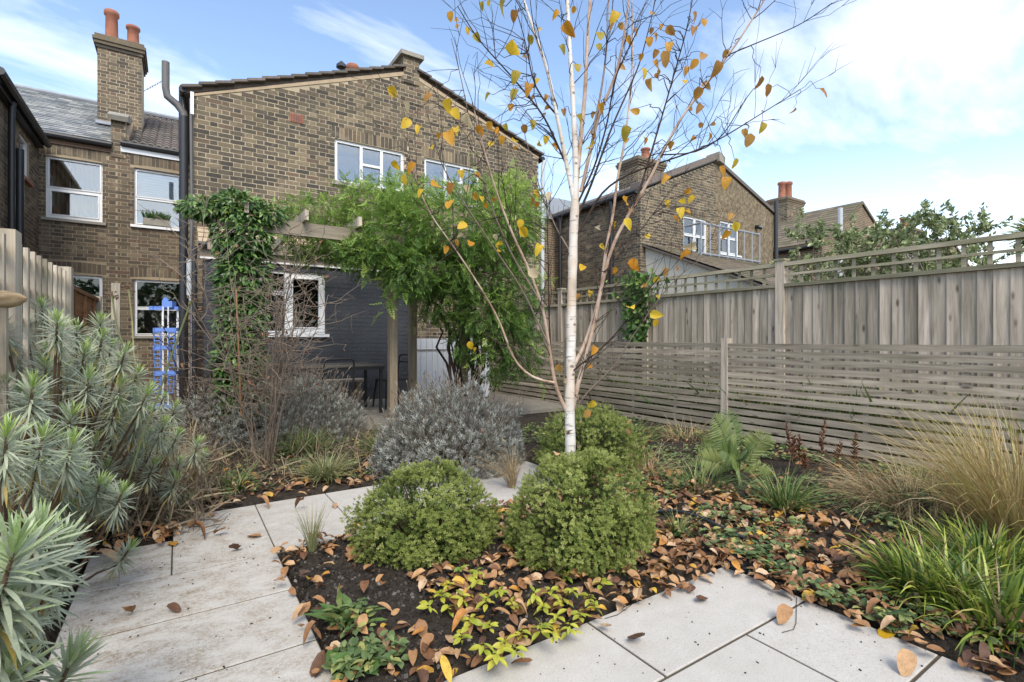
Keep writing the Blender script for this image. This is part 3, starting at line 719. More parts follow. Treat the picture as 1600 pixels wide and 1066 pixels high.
# rear range beside the outrigger, its lean roof of concrete tiles
RY = 13.2
rp = Plane((-1.05, RY, 0), '-Y'); w2 = (0.27, 1.15, 3.6, 4.80); w3 = (0.27, 1.14, 1.27, 2.46)
m = MB(); wall_cells(rp, m, 0, 1.9, 0, 5.2, [w2, w3], -0.25, 0.0); m.build('rear_wall', M['mortar_light'], house)
brickwork(house, rp, 0, 1.25, 0, 5.2, [w2, w3], M['brick_light'], None, 260, lambda p: p[2] > 1.4 and p[0] < 0.15, arches=[(0.2, 1.22, 4.84, 5.06, 0.03), (0.2, 1.22, 2.49, 2.70, 0.03)])
def blind_extra(w, holes, back):
    h = holes[0]
    for k in range(9):
        m = MB(); vv = h[3] - 0.02 - k * 0.055; rp.box(m, h[0] - 0.02, h[1] + 0.02, vv - 0.047, vv, -back - 0.075, -back - 0.06); m.build('blind_slat', M['blind'], w)
    m = MB(); rp.box(m, holes[1][0] + 0.1, holes[1][1] - 0.2, 3.62, 3.76, 0.0, 0.05); m.build('window_box', M['sill'], w)
    n = 160; loc = np.stack([rng.uniform(-0.62, -0.18, n), np.full(n, RY - 0.03) + rng.normal(size=n) * 0.02, rng.uniform(3.74, 3.8, n)], -1)
    d = np.stack([rng.normal(size=n) * 0.5, rng.normal(size=n) * 0.4, np.ones(n)], -1)
    V, F_, r_ = scatter(strip_leaf(3, 0.12, 0.6), frames(d), loc, rng.uniform(0.08, 0.2, n), rng.random(n)); obj('window_box_plant', mesh_np('window_box_plant', V - V.mean(0), F_, r_), w, V.mean(0), leaf_mat('box_plant', [(0, (0.05, 0.12, 0.03)), (1, (0.13, 0.24, 0.06))]), 'stuff')
window(house, rp, *w2, [(0, 1, 0.52, 1), (0, 1, 0, 0.46)], 0.05, 0.06, extras=blind_extra, room='blind')
window(house, rp, *w3, [(0, 1, 0.52, 1), (0, 1, 0, 0.46)], 0.05, 0.06, sill_mat='sill', glaze='clear_glass')
m = MB(); rp.box(m, 0.05, 1.2, 5.06 + 0.02, 5.2, 0.0, 0.03); m.build('fascia', M['white_frame'], house)
m = MB(); m.tube([(-1.0, RY - 0.07, 5.24), (0.15, RY - 0.07, 5.24)], 0.055, 8); m.build('gutter', M['black_pipe'], house)
roof_slates(house, -0.98, 7.4, RY - 0.06, 5.26, 17.2, 7.35, M['tile'], 0.28, 0.3, 'tiled_roof', ROMAN)

# ------------------------------------------------------------------ the neighbouring terraced house on the left
th = thing('terraced_house', 'terraced brick house with grey slate roof and brown curtains upstairs', 'house', (-1.9, RY, 0))
tp = Plane((-2.26, RY, 0), '-Y'); w1 = (0.10, 0.965, 3.57, 4.78); w4 = (0.08, 0.965, 1.3, 2.48)
m = MB(); wall_cells(tp, m, 0, 1.21, 0, 5.15, [w1, w4], -0.25, 0.0); m.build('wall', M['mortar_light'], th)
brickwork(th, tp, 0, 1.21, 0, 5.13, [w1, w4], M['brick_light'], None, 220, lambda p: p[2] > 2.3, arches=[(0.03, 1.03, 4.79, 5.0, 0.04), (0.03, 1.03, 2.5, 2.71, 0.03)])
def curtain_extra(w, holes, back):
    h0, h1 = holes[1][0], holes[1][1]
    for side in (0, 1):
        V = []; F_ = []; n = 22; a, b = (h0 - 0.03, h0 + 0.28) if side == 0 else (h1 - 0.42, h1 + 0.03)
        for i in range(n):
            t = i / (n - 1); u = a + (b - a) * t; off = -0.16 - 0.025 * math.sin(t * 6.28 * 5 + side)
            V += [tp.pt(u, 3.6, off), tp.pt(u, 4.78, off)]
        F_ = [(2 * i, 2 * i + 2, 2 * i + 3, 2 * i + 1) for i in range(n - 1)]; V = np.array(V)
        obj('curtain', mesh_np('curtain', V - V[0], F_, None, True), w, V[0], M['curtain'])
window(th, tp, *w1, [(0, 1, 0.52, 1), (0.04, 0.96, 0.04, 0.44)], 0.045, 0.05, extras=curtain_extra, sill_mat='sill')
window(th, tp, *w4, [(0, 1, 0.52, 1), (0, 1, 0, 0.46)], 0.05, 0.05, sill_mat='sill', glaze='clear_glass')
roof_slates(th, -4.6, -1.13, RY - 0.08, 5.22, 17.2, 7.42, M['slate'], 0.26, 0.19, 'slate_roof')
m = MB(); m.tube([(-2.2, RY - 0.09, 5.17), (-1.14, RY - 0.09, 5.16)], 0.055, 8); m.build('gutter', M['black_pipe'], th)
m = MB(); tp.box(m, 0.0, 1.1, 5.02, 5.14, 0.0, 0.035); m.build('fascia', plain_mat('brown_fascia', (0.12, 0.075, 0.05), 0.8), th)
m = MB(); m.tube([(-4.6, 17.2, 7.45), (7.4, 17.2, 7.42)], 0.07, 8); m.build('ridge_tile', M['lead'], th)
# party wall upstand between the two roofs
m = MB(); m.box2((-1.16, RY - 0.02, 4.95), (-0.92, RY + 0.28, 5.75)); up = m.build('party_upstand', M['mortar_light'], th)
brickwork(up, Plane((-1.16, RY - 0.02, 4.95), '-Y'), 0, 0.24, 0, 0.8, [], M['brick_light'], n_single=12)
m = MB(); m.bar((-1.04, RY - 0.14, 5.72), (-1.04, RY + 0.35, 5.95), 0.34, 0.1); m.bar((-1.04, RY + 0.3, 5.9), (-1.04, 15.0, 6.35), 0.26, 0.14); m.build('upstand_cap', M['stone'], th)
m = MB(); m.bar((-0.93, RY + 0.05, 5.38), (-0.93, 14.9, 6.3), 0.12, 0.12); m.build('mortar_flashing', M['fillet'], th)
# chimney on the party wall
cs = stack(th, -1.52, -0.72, 14.6, 15.6, 5.7, 8.06, [(-1.30, 14.95, 0.135, 0.74), (-0.90, 14.95, 0.13, 0.52)], M['brick_light'], 60)
m = MB(); m.bar((-1.3, 14.5, 6.02), (-1.3, 14.6, 6.12), 0.5, 0.02); m.build('lead_flashing', M['lead'], th)
m = MB(); m.tube([(-0.7, 15.0, 7.15), (-0.3, 14.7, 7.4)], 0.008, 4)
for k in range(7): m.tube([(-0.62 + k * 0.05, 14.85 - k * 0.03, 7.2 + k * 0.03), (-0.62 + k * 0.05, 15.0 - k * 0.03, 7.2 + k * 0.03)], 0.005, 4)
m.build('television_aerial', M['grey_pipe'], th)
# its outrigger on the far left: side wall with window, gutter and black pipes
lw = thing('outrigger_wing', 'brick rear wing with black gutter and twin black downpipes at the picture edge', 'house wing', (-3.5, 11.5, 0))
lp = Plane((-2.26, 10.0, 0), '+X'); ww = (1.78, 2.45, 4.02, 4.76)
m = MB(); wall_cells(lp, m, 0, 3.2, 0, 4.98, [ww], -0.25, 0.0); m.build('wall', M['mortar_light'], lw); m = MB(); m.box2((-6.6, 10.0, 0), (-2.512, 10.25, 4.95)); m.add([(-6.6, 10.0, 4.951), (-2.3, 10.0, 4.951), (-4.6, 10.0, 6.58), (-4.61, 10.0, 6.58), (-6.6, 10.25, 4.951), (-2.3, 10.25, 4.951), (-4.6, 10.25, 6.58), (-4.61, 10.25, 6.58)], BOXF[:, ::-1]); m.build('end_wall', M['far_brick'], lw)
brickwork(lw, lp, 0, 3.2, 0, 4.98, [ww], M['brick_light'], None, 150, lambda p: p[2] > 2.0 and p[1] > 10.7, arches=[(1.72, 2.5, 4.77, 4.97)])
window(lw, lp, *ww, [(0, 1, 0, 1)], 0.06, 0.04, sill_mat='terracotta')
m = MB(); prism_y(m, [(-2.1, 4.99), (-2.1, 5.04), (-4.6, 6.7), (-4.6, 6.6)], 9.9, 13.0); prism_y(m, [(-4.601, 6.6), (-4.601, 6.7), (-6.8, 5.04), (-6.8, 4.99)], 9.9, 13.0); m.build('roof', M['slate'], lw)
m = MB(); m.tube([(-2.1, 9.9, 4.98), (-2.1, 13.05, 4.94)], 0.06, 8); m.build('gutter', M['black_pipe'], lw)
m = MB(); m.box2((-2.255, 9.9, 4.85), (-2.16, 13.05, 4.96)); m.build('fascia', M['black_pipe'], lw)
pipe(lw, [(-2.16, 10.9, 4.92), (-2.18, 10.9, 4.8), (-2.18, 10.9, 0.1)], 0.045, 'black_pipe')
pipe(lw, [(-2.17, 11.32, 4.3), (-2.17, 11.32, 0.1)], 0.06, 'black_pipe', 'soil_pipe')

# ------------------------------------------------------------------ houses to the right beyond the fences
def outrigger(label, x0, xr, x1, eL, rz, eR, roofmat, wins, halves, chim, name='brick_house', bricks=True, rear=True):
    h = thing(name, label, 'house', ((x0 + x1) / 2, GY, 0))
    pl = Plane((x0, GY, 0), '-Y'); W = x1 - x0; ru = xr - x0
    top = lambda u: eL + (rz - eL) * u / ru if u < ru else rz + (eR - rz) * (u - ru) / (W - ru)
    base = M['mortar'] if bricks else M['far_brick']
    hl = [w for w in wins if w[0] < ru]; hr = [w for w in wins if w[0] >= ru]
    m = MB(); wall_cells(pl, m, 0, ru, 0, eL, hl, -0.25, 0); pl.slab(m, [(0, eL), (ru, eL), (ru, rz), (0, eL + 0.001)], -0.25, 0); m.build('wall', base, h)
    m = MB(); emin = min(eL, eR); wall_cells(pl, m, ru, W, 0, emin, hr, -0.25, 0); pl.slab(m, [(ru, emin), (W, emin), (W, eR), (ru, rz)], -0.25, 0)
    m.build('rendered_wall' if halves else 'wall', M['pebbledash'] if halves else base, h)
    for a_, b_, e_ in ((x0, x0 + 0.22, eL), (x1 - 0.22, x1, eR)): m = MB(); m.box2((a_, GY + 0.251, 0), (b_, RY, e_)); m.build('side_wall', M['far_brick'], h)
    if bricks:
        brickwork(h, pl, 0, ru if halves else W, 1.8, rz, wins, M['brick'], top, 120, lambda p: p[2] > 3.6, arches=[(w[0] - 0.06, w[1] + 0.06, w[3] + 0.005, w[3] + 0.22) for w in hl])
        brickwork(h, Plane((x0, RY, 0), '-X'), 0, RY - GY, 1.8, eL, [], M['brick'], None, 0)
    m = MB()
    prism_y(m, [(x0 - 0.12, eL), (xr, rz + 0.03), (xr, rz + 0.14), (x0 - 0.12, eL + 0.11)], GY - 0.06, 16.0)
    prism_y(m, [(xr, rz + 0.03), (x1 + 0.12, eR), (x1 + 0.12, eR + 0.11), (xr, rz + 0.14)], GY - 0.06, 16.0)
    rf = m.build('roof', roofmat, h)
    for w in wins: window(h, pl, *w, [(0.0, 0.46, 0, 0.46), (0.54, 1, 0, 0.46), (0.0, 0.46, 0.54, 1), (0.54, 1, 0.54, 1)], 0.06, 0.05, room='blind' if halves else 'dark_room')
    m = MB(); m.tube([(x0 - 0.14, GY, eL - 0.02), (x0 - 0.14, RY, eL - 0.02)], 0.06, 8); m.build('gutter', M['black_pipe'], h)
    if rear:
        m = MB(); m.box2((x0 - 3.3, RY, 0), (x1 + 0.1, RY + 0.3, 5.2)); m.build('rear_wall', M['far_brick'], h)
        m = MB(); a = np.array([(x0 - 3.0, RY - 0.1, 5.2), (x1 + 0.3, RY - 0.1, 5.2), (x1 + 0.3, 17.2, 7.3), (x0 - 3.0, 17.2, 7.3)]); m.add(np.concatenate([a, a - (0, 0, 0.08)]), BOXF[:, ::-1]); m.build('rear_roof', M['slate'], h)
    for c in chim: stack(h, *c[0], c[1], n=0)
    return h, pl
h2, p2 = outrigger('neighbouring brick house with pebbledash right half and grey metal balcony rail', 10.41, 13.73, 16.94, 5.2, 6.62, 5.45, M['tile'],
    [(1.81, 2.91, 3.72, 4.8), (3.56, 4.56, 3.86, 4.88)], True, [((13.05, 14.35, 12.0, 12.9, 6.2, 7.45), [(13.75, 12.3, 0.16, 0.45)])])
m = MB(); prism_y(m, [(10.3, 5.24), (13.7, 6.68), (13.7, 6.86), (10.3, 5.42)], GY - 0.1, GY + 0.25); m.build('verge_coping', M['tile'], h2)
m = MB(); prism_y(m, [(13.7, 6.62), (13.98, 6.55), (13.98, 6.78), (13.7, 6.9)], GY - 0.16, GY + 0.3); m.build('kneeler', M['stone'], h2)
pipe(h2, [(16.97, 9.42, 5.9), (16.97, 9.42, 0.1)], 0.07, 'black_pipe', 'soil_pipe')
pipe(h2, [(10.3, 10.5, 5.15), (10.32, 10.5, 5.0), (10.32, 10.5, 0.1)], 0.07, 'black_pipe'); pipe(h2, [(10.3, 12.8, 5.15), (10.32, 12.8, 0.1)], 0.06, 'black_pipe')
m = MB(); m.tube([(15.9, 9.5, 4.9), (15.9, 9.38, 4.88), (15.95, 9.3, 4.83)], 0.07, 8); m.build('boiler_flue', M['black_pipe'], h2)
# lean-to with cream side wall in front of it
l2 = thing('lean_to_extension', 'cream rendered lean-to with mossy tiled roof in front of the neighbouring house', 'extension', (12.5, 8.2, 0))
m = MB(); V = np.array([(10.6, 6.2, 0), (10.6, 9.48, 0), (10.6, 9.48, 3.72), (10.6, 6.2, 2.36)]); m.add(np.concatenate([V, V + (0.2, 0, 0)]), [(0, 1, 2, 3), (7, 6, 5, 4), (0, 4, 5, 1), (1, 5, 6, 2), (2, 6, 7, 3), (3, 7, 4, 0)])
m.box2((10.81, 6.2, 0), (15.6, 6.4, 2.3)); m.build('wall', M['render_white'], l2)
roof_slates(l2, 10.48, 15.8, 5.97, 2.345, 9.47, 3.785, M['moss_tile'], 0.24, 0.2, 'roof_tiles')
# balcony rail
br = thing('balcony_rail', 'grey metal guard rail round the sash windows above the lean-to roof', 'railing', (13.4, 9.0, 3.5))
m = MB()
for z_ in (3.6, 4.45): m.tube([(12.2, 8.9, z_), (15.1, 8.9, z_)], 0.03, 6); m.tube([(12.2, 9.45, z_), (12.2, 8.9, z_)], 0.03, 6)
m.build('rail', M['lead'], br)
for k in range(8):
    m = MB(); m.tube([(12.2 + k * 0.414, 8.9, 3.4), (12.2 + k * 0.414, 8.9, 4.5)], 0.025, 6); m.build('baluster', M['lead'], br)

h3, p3 = outrigger('small distant brick house with steep mossy roof and three chimney pots', 20.3, 23.6, 26.6, 4.75, 6.75, 5.0, M['moss_tile'],
    [(0.5, 1.2, 3.4, 4.3)], False, [((22.9, 24.3, 12.2, 13.2, 6.2, 7.65), [(23.2, 12.6, 0.17, 0.75), (23.75, 12.6, 0.17, 0.85), (24.1, 12.9, 0.16, 0.5)])], bricks=False)
roof_slates(h3, GY - 0.06, 16.0, 20.18, 4.87, 23.6, 6.9, M['moss_tile'], 0.3, 0.28, 'roof_tiles', swap=True)
m = MB(); m.tube([(21.5, 9.4, 6.3), (21.5, 9.4, 0.2)], 0.09, 8); m.build('downpipe', M['pale_pipe'], h3)
h4, p4 = outrigger('farthest brick gable showing between leaves above the tall fence', 30.5, 33.8, 37.0, 4.8, 6.4, 5.0, M['tile'], [], False,
    [((33.0, 34.6, 11.0, 12.0, 5.6, 7.3), [(33.4, 11.4, 0.18, 0.6), (34.1, 11.4, 0.18, 0.6)])], bricks=False)

# ================================================================== fences
def piece(parent, name, lo, hi, mat, jit=0.0, rot=None):
    lo = np.array(lo, float); hi = np.array(hi, float); c2 = (lo + hi) / 2; sz = hi - lo
    key = (name, tuple(np.round(sz, 3)), mat.name)
    if key not in _bricks:
        e = min(0.004, sz.min() * 0.2); m = MB(); h = sz / 2
        m.box((0, 0, 0), sz); me_ = m.mesh(name); me_.materials.append(mat); _bricks[key] = me_
    return obj(name, _bricks[key], parent, c2, None, rot=rot)
lf = thing('slatted_fence', 'low weathered grey fence of horizontal slats along the planting bed', 'fence', (5.5, 4.9, 0))
FX = 5.5; posts = [-2.28, 0.69, 3.66, 6.63, 9.35]
for yp in posts: piece(lf, 'post', (FX - 0.045, yp - 0.045, -0.1), (FX + 0.045, yp + 0.045, 1.21), M['fence_board'], rot=(0, rng.normal() * 0.004, 0))
for a, b in zip(posts[:-1], posts[1:]):
    for k in range(14):
        z0 = -0.02 + k * 0.0855 + rng.normal() * 0.002
        piece(lf, 'slat', (FX - 0.036, a + 0.046, z0), (FX - 0.016, b - 0.046, z0 + 0.061), M['fence_slat'], rot=(rng.normal() * 0.0012, rng.normal() * 0.03, rng.normal() * 0.001))
    for q in (0.25, 0.5, 0.75):
        y_ = a + (b - a) * q; piece(lf, 'batten', (FX - 0.015, y_ - 0.022, 0.0), (FX + 0.012, y_ + 0.022, 1.15), M['fence_board'])
tf = thing('trellis_topped_fence', 'tall grey board fence with mossy trellis top behind the slatted fence', 'fence', (6.0, 4.0, 0))
TX = 6.02; tposts = [-1.1, 1.0, 3.27, 5.36, 7.43, 9.5]
for i, yp in enumerate(tposts):
    piece(tf, 'post', (TX - 0.055, yp - 0.05, 0), (TX + 0.045, yp + 0.05, 2.13), M['fence_board']); piece(tf, 'post_cap', (TX - 0.068, yp - 0.064, 2.131), (TX + 0.058, yp + 0.064, 2.155), M['fence_rail'])
for a, b in zip(tposts[:-1], tposts[1:]):
    n = 20; st = (b - a - 0.1) / n
    for k in range(n):
        y0 = a + 0.05 + k * st
        piece(tf, 'board', (TX - 0.012, y0 - 0.001, 0.04), (TX + 0.004, y0 + st + 0.012, 1.815), M['fence_board'], rot=(rng.normal() * 0.0015, 0, 0.14 + rng.normal() * 0.02))
    piece(tf, 'rail', (TX - 0.05, a + 0.052, 1.817), (TX + 0.03, b - 0.052, 1.858), M['fence_rail']); piece(tf, 'rail', (TX - 0.045, a + 0.052, 2.065), (TX + 0.035, b - 0.052, 2.11), M['fence_rail'])
    piece(tf, 'trellis_lath', (TX - 0.03, a + 0.052, 1.95), (TX - 0.012, b - 0.052, 1.977), M['fence_rail'])
    nl = 12
    for k in range(1, nl): y_ = a + 0.05 + (b - a - 0.1) * k / nl; piece(tf, 'trellis_lath', (TX - 0.011, y_ - 0.016, 1.8585), (TX + 0.008, y_ + 0.016, 2.0645), M['fence_rail'])
    piece(tf, 'gravel_board', (TX - 0.011, a + 0.052, -0.1), (TX + 0.01, b - 0.052, 0.038), M['fence_board'])
lt = thing('trellis_fence', 'bleached timber trellis fence behind the grey-green spurge', 'fence', (-0.72, 3.6, 0)); LX = -0.72
for yp, wd in ((2.05, 0.05), (3.48, 0.06), (5.02, 0.05)): piece(lt, 'post', (LX - 0.04, yp - wd, 0), (LX + 0.05, yp + wd, 1.74), M['fence_pale'])
for a, b, n in ((2.11, 3.41, 8), (3.55, 4.96, 9)):
    for k in range(n): y_ = a + (b - a) * (k + 0.5) / n; piece(lt, 'lath', (LX + 0.012, y_ - 0.019, 0.15), (LX + 0.032, y_ + 0.019, 1.7), M['fence_pale'])
    for k in range(9): z_ = 0.25 + k * 0.172; piece(lt, 'lath', (LX - 0.01, a - 0.001, z_), (LX + 0.011, b + 0.001, z_ + 0.036), M['fence_pale'])
bl = thing('brown_lap_fence', 'reddish brown overlap panel fence between the trellis and the far pickets', 'fence', (-0.75, 6.1, 0))
for yp in (5.14, 7.02): piece(bl, 'post', (-0.79, yp - 0.045, 0), (-0.70, yp + 0.045, 1.66), M['fence_pale'])
for k in range(14):
    z_ = 0.1 + k * 0.108; piece(bl, 'slat', (-0.752, 5.187, z_), (-0.738, 6.973, z_ + 0.12), M['fence_brown'], rot=(0, 0.1, 0))
for q in (5.5, 6.1, 6.7): piece(bl, 'batten', (-0.735, q - 0.02, 0.1), (-0.715, q + 0.02, 1.6), M['fence_brown'])
piece(bl, 'top_rail', (-0.77, 5.187, 1.605), (-0.715, 6.973, 1.64), M['fence_brown'])
pf = thing('picket_fence', 'dark weathered picket fence running up to the terraced house', 'fence', (-0.75, 8.0, 0))
for k in range(13):
    y_ = 7.2 + k * 0.15; piece(pf, 'picket', (-0.76, y_ - 0.045, 0.05), (-0.74, y_ + 0.045, 1.45 + 0.03 * rng.random()), M['fence_board'])
for z_ in (0.4, 1.2): piece(pf, 'rail', (-0.739, 7.08, z_), (-0.70, 9.1, z_ + 0.06), M['fence_board'])
piece(pf, 'post', (-0.8, 9.12, 0), (-0.7, 9.22, 2.0), M['fence_board'])

# white boarded gate in the gap beside the house
gt = thing('white_gate', 'white painted boarded gate in the gap beside the charcoal wall', 'gate', (4.0, 8.2, 0.1))
for k in range(15):
    x_ = 3.3 + k * 0.107; piece(gt, 'board', (x_, 8.2, 0.12), (x_ + 0.1, 8.22, 1.21), M['white_frame'])
for z_ in (0.3, 1.05): piece(gt, 'rail', (3.3, 8.221, z_), (4.9, 8.25, z_ + 0.08), M['white_frame'])
piece(gt, 'ledge', (3.3, 8.185, 1.0), (4.9, 8.1995, 1.022), M['sill'])
# ================================================================== pergola
pg = thing('pergola', 'pale timber pergola of square posts and beams carrying the climbers', 'pergola', (2.0, 6.9, 0.1))
PY = 6.45
def post(x, y, h, w=0.1): piece(pg, 'post', (x - w / 2, y - w / 2, 0.08), (x + w / 2, y + w / 2, h), M['pergola'])
for (x, y) in ((0.58, PY), (2.36, PY), (3.45, PY + 0.06), (0.6, 8.6), (2.95, 7.2)): post(x, y, 2.5)
piece(pg, 'beam', (0.35, PY - 0.095, 2.42), (4.3, PY - 0.051, 2.58), M['pergola_x'])
piece(pg, 'beam', (0.35, 8.55, 2.505), (4.3, 8.6, 2.66), M['pergola_x'])
for k in range(6):
    x = 0.62 + k * 0.62; piece(pg, 'rafter', (x - 0.022, 6.2, 2.581), (x + 0.022, 9.0, 2.7), M['fence_board'])

# ================================================================== table, chairs, bench, airer
M['black_metal'] = plain_mat('black_metal', (0.016, 0.016, 0.017), 0.45, 0.5, var=0.4)
M['table_top'] = wood_mat('dark_table_wood', (0.055, 0.05, 0.045), (0.17, 0.155, 0.135), 0, 0.1, False)
tbx0, tbx1, tby0, tby1 = 1.15, 2.55, 7.35, 8.15
tb_ = thing('garden_table', 'black metal garden table with dark slatted top on the terrace', 'table', ((tbx0 + tbx1) / 2, (tby0 + tby1) / 2, 0.1))
for k in range(8):
    d = (tby1 - tby0) / 8; piece(tb_, 'slat', (tbx0, tby0 + k * d + 0.004, 0.80), (tbx1, tby0 + (k + 1) * d - 0.004, 0.825), M['table_top'])
m = MB()
for (a, b) in (((tbx0, tby0), (tbx1, tby0)), ((tbx1, tby0), (tbx1, tby1)), ((tbx1, tby1), (tbx0, tby1)), ((tbx0, tby1), (tbx0, tby0))): m.bar((*a, 0.775), (*b, 0.775), 0.03, 0.048)
m.build('frame', M['black_metal'], tb_)
for x in (tbx0 + 0.03, tbx1 - 0.03):
    for y in (tby0 + 0.03, tby1 - 0.03): piece(tb_, 'leg', (x - 0.02, y - 0.02, 0.1), (x + 0.02, y + 0.02, 0.751), M['black_metal'])
def chair(label, x, y, rz, seat_w=0.36):
    c = thing('metal_chair', label, 'chair', (x, y, 0.1), 'black metal chairs at the garden table')
    cr, sr = math.cos(rz), math.sin(rz)
    T = lambda p: (x + p[0] * cr - p[1] * sr, y + p[0] * sr + p[1] * cr, 0.1 + p[2])
    w = 0.2
    m = MB(); th = np.linspace(0, np.pi / 2, 6)
    pts = [(-w, -0.21, 0.44), (-w - 0.005, -0.225, 0.62)] + [(-w + 0.06 - 0.06 * math.cos(a), -0.245 - 0.01 * a, 0.78 + 0.06 * math.sin(a)) for a in th]
    pts += [(-p[0], p[1], p[2]) for p in pts[::-1]]
    m.tube([T(p) for p in pts], 0.014, 8); m.build('back_frame', M['black_metal'], c, smooth=True)
    m = MB(); m.tube([T(p) for p in [(-w, -0.235, 0.70), (-w + 0.05, -0.245, 0.725), (w - 0.05, -0.245, 0.725), (w, -0.235, 0.70)]], 0.012, 8); m.build('back_rail', M['black_metal'], c, smooth=True)
    m = MB(); V = []
    for i in range(7):
        for j in range(7):
            u, v = i / 6 - 0.5, j / 6 - 0.5; e = 1 - 0.08 * (abs(u * 2) ** 4) ; V.append(T((u * 0.4 * (1 - 0.1 * (0.5 - v)), v * 0.4 * e, 0.45 - 0.02 * (1 - 4 * u * u) * (1 - 4 * v * v))))
    V = np.array(V); Fq = [(i * 7 + j, (i + 1) * 7 + j, (i + 1) * 7 + j + 1, i * 7 + j + 1) for i in range(6) for j in range(6)]
    m.add(V, Fq); m.add(V - (0, 0, 0.012), [f[::-1] for f in Fq])
    per = [j for j in range(7)] + [i * 7 + 6 for i in range(1, 7)] + [42 + j for j in range(5, -1, -1)] + [i * 7 for i in range(5, 0, -1)]
    m.tube([V[i] - (0, 0, 0.006) for i in per + per[:1]], 0.012, 6, cap=False); m.build('seat', M['black_metal'], c, smooth=True)
    for sx in (-1, 1):
        for sy in (-1, 1):
            m = MB(); m.tube([T((sx * 0.175, sy * 0.175, 0.44)), T((sx * 0.2, sy * 0.205, 0.22)), T((sx * 0.215, sy * 0.225, 0.0))], [0.02, 0.017, 0.012], 8); m.build('leg', M['black_metal'], c, smooth=True)
    return c
chair('black metal chair with its curved back towards the lavender', 1.72, 6.98, R(6))
chair('black metal chair at the table end beside the timber post', 2.9, 7.95, R(98))
bn = thing('wooden_bench', 'low wooden bench half hidden behind the table', 'bench', (1.8, 8.5, 0.1))
for k in range(3): piece(bn, 'plank', (1.0, 8.32 + k * 0.115, 0.50), (2.6, 8.425 + k * 0.115, 0.535), M['pergola_x'])
for x in (1.1, 2.45): piece(bn, 'leg', (x, 8.34, 0.1), (x + 0.06, 8.64, 0.499), M['pergola'])
piece(bn, 'rail', (1.162, 8.45, 0.25), (2.448, 8.49, 0.33), M['pergola_x'])

M['blue'] = plain_mat('blue_plastic', (0.13, 0.24, 0.6), 0.4, 0.5, var=0.15)
ax, ay = -0.115, 9.75; ab0 = 0.09
ai = thing('clothes_airer', 'blue plastic folding clothes airer with white poles by the sash window', 'clothes airer', (ax, ay, ab0))
uX = np.array([_c, -_s, 0]); uY = np.array([_s, _c, 0])
def AP(a, b, z): return np.array([ax, ay, ab0 + z]) + uX * a + uY * b
for a, b in ((-0.12, 0), (-0.04, -0.1), (0.04, -0.1), (0.06, 0.08), (0.13, 0)):
    m = MB(); m.tube([AP(a, b, 0.05), AP(a, b, 1.62)], 0.011, 8); m.build('pole', M['white_frame'], ai, smooth=True)
for z, wd in ((1.26, 0.34), (0.98, 0.34), (0.58, 0.32)):
    m = MB(); m.bar(AP(-wd / 2, -0.11, z), AP(wd / 2, -0.11, z), 0.03, 0.055); m.bar(AP(-wd / 2, 0.1, z), AP(wd / 2, 0.1, z), 0.03, 0.055)
    for s in (-1, 1): m.bar(AP(s * wd / 2, -0.125, z), AP(s * wd / 2, 0.115, z), 0.03, 0.054)
    fr = m.build('tier_frame', M['blue'], ai)
    for s in (-1, 1):
        m = MB(); a0 = s * wd / 2; a1 = s * (wd / 2 - 0.1)
        m.bar(AP(a0, -0.13, z - 0.03), AP(a0 * 0.86, -0.13, z - 0.32), 0.014, 0.014, up=(0.3, 0.2, 0.1)); m.bar(AP(a1, -0.13, z - 0.03), AP(a1 * 0.9, -0.13, z - 0.32), 0.014, 0.014, up=(0.3, 0.2, 0.1))
        for q in range(5): t = 0.04 + q * 0.068; m.bar(AP(a0 * (1 - 0.03 * q), -0.13, z - t), AP(a1 * (1 - 0.02 * q), -0.13, z - t), 0.012, 0.016)
        m.build('folded_wing', M['blue'], ai)
m = MB(); m.bar(AP(-0.31, -0.02, 1.60), AP(0.16, -0.02, 1.60), 0.05, 0.05); m.bar(AP(-0.06, -0.05, 1.66), AP(0.1, -0.05, 1.66), 0.1, 0.1); m.bar(AP(-0.1, 0.02, 1.7), AP(-0.06, 0.02, 1.76), 0.03, 0.08)
for q in range(8): m.bar(AP(-0.29 + q * 0.03, -0.02, 1.625), AP(-0.275 + q * 0.03, -0.02, 1.625), 0.06, 0.02)
m.build('top_hanger', M['blue'], ai)
m = MB(); m.bar(AP(-0.25, -0.1, 0.045), AP(0.25, -0.1, 0.045), 0.07, 0.06); m.bar(AP(-0.25, 0.1, 0.045), AP(0.25, 0.1, 0.045), 0.07, 0.06); m.build('base', M['blue'], ai)
for s in (-1, 1):
    for b in (-0.1, 0.1):
        m = MB(); m.tube([AP(s * 0.22, b - 0.02, 0.02), AP(s * 0.22, b + 0.02, 0.02)], 0.03, 8); m.build('castor', M['blue'], ai)

# weathered log wedged by the trellis, on a short stub
lg = thing('weathered_log', 'pale weathered log resting on a stub in front of the trellis', 'log', (-0.5, 2.2, 1.2))
c0 = np.array(P(2, 468, 2.3)); dr = unit(np.array([0.7, -0.3, 0.02]))
m = MB(); ts = np.linspace(-0.16, 0.1, 9)
m.tube([c0 + dr * t for t in ts], [0.008, 0.032, 0.04, 0.044, 0.042, 0.043, 0.038, 0.03, 0.008], 10); m.build('log', wood_mat('log_wood', (0.2, 0.14, 0.08), (0.5, 0.4, 0.26), 0, 0.0), lg, smooth=True)
piece(lg, 'stub', (c0[0] - 0.02, c0[1] - 0.02, 0), (c0[0] + 0.02, c0[1] + 0.02, c0[2] - 0.038), M['fence_pale'])
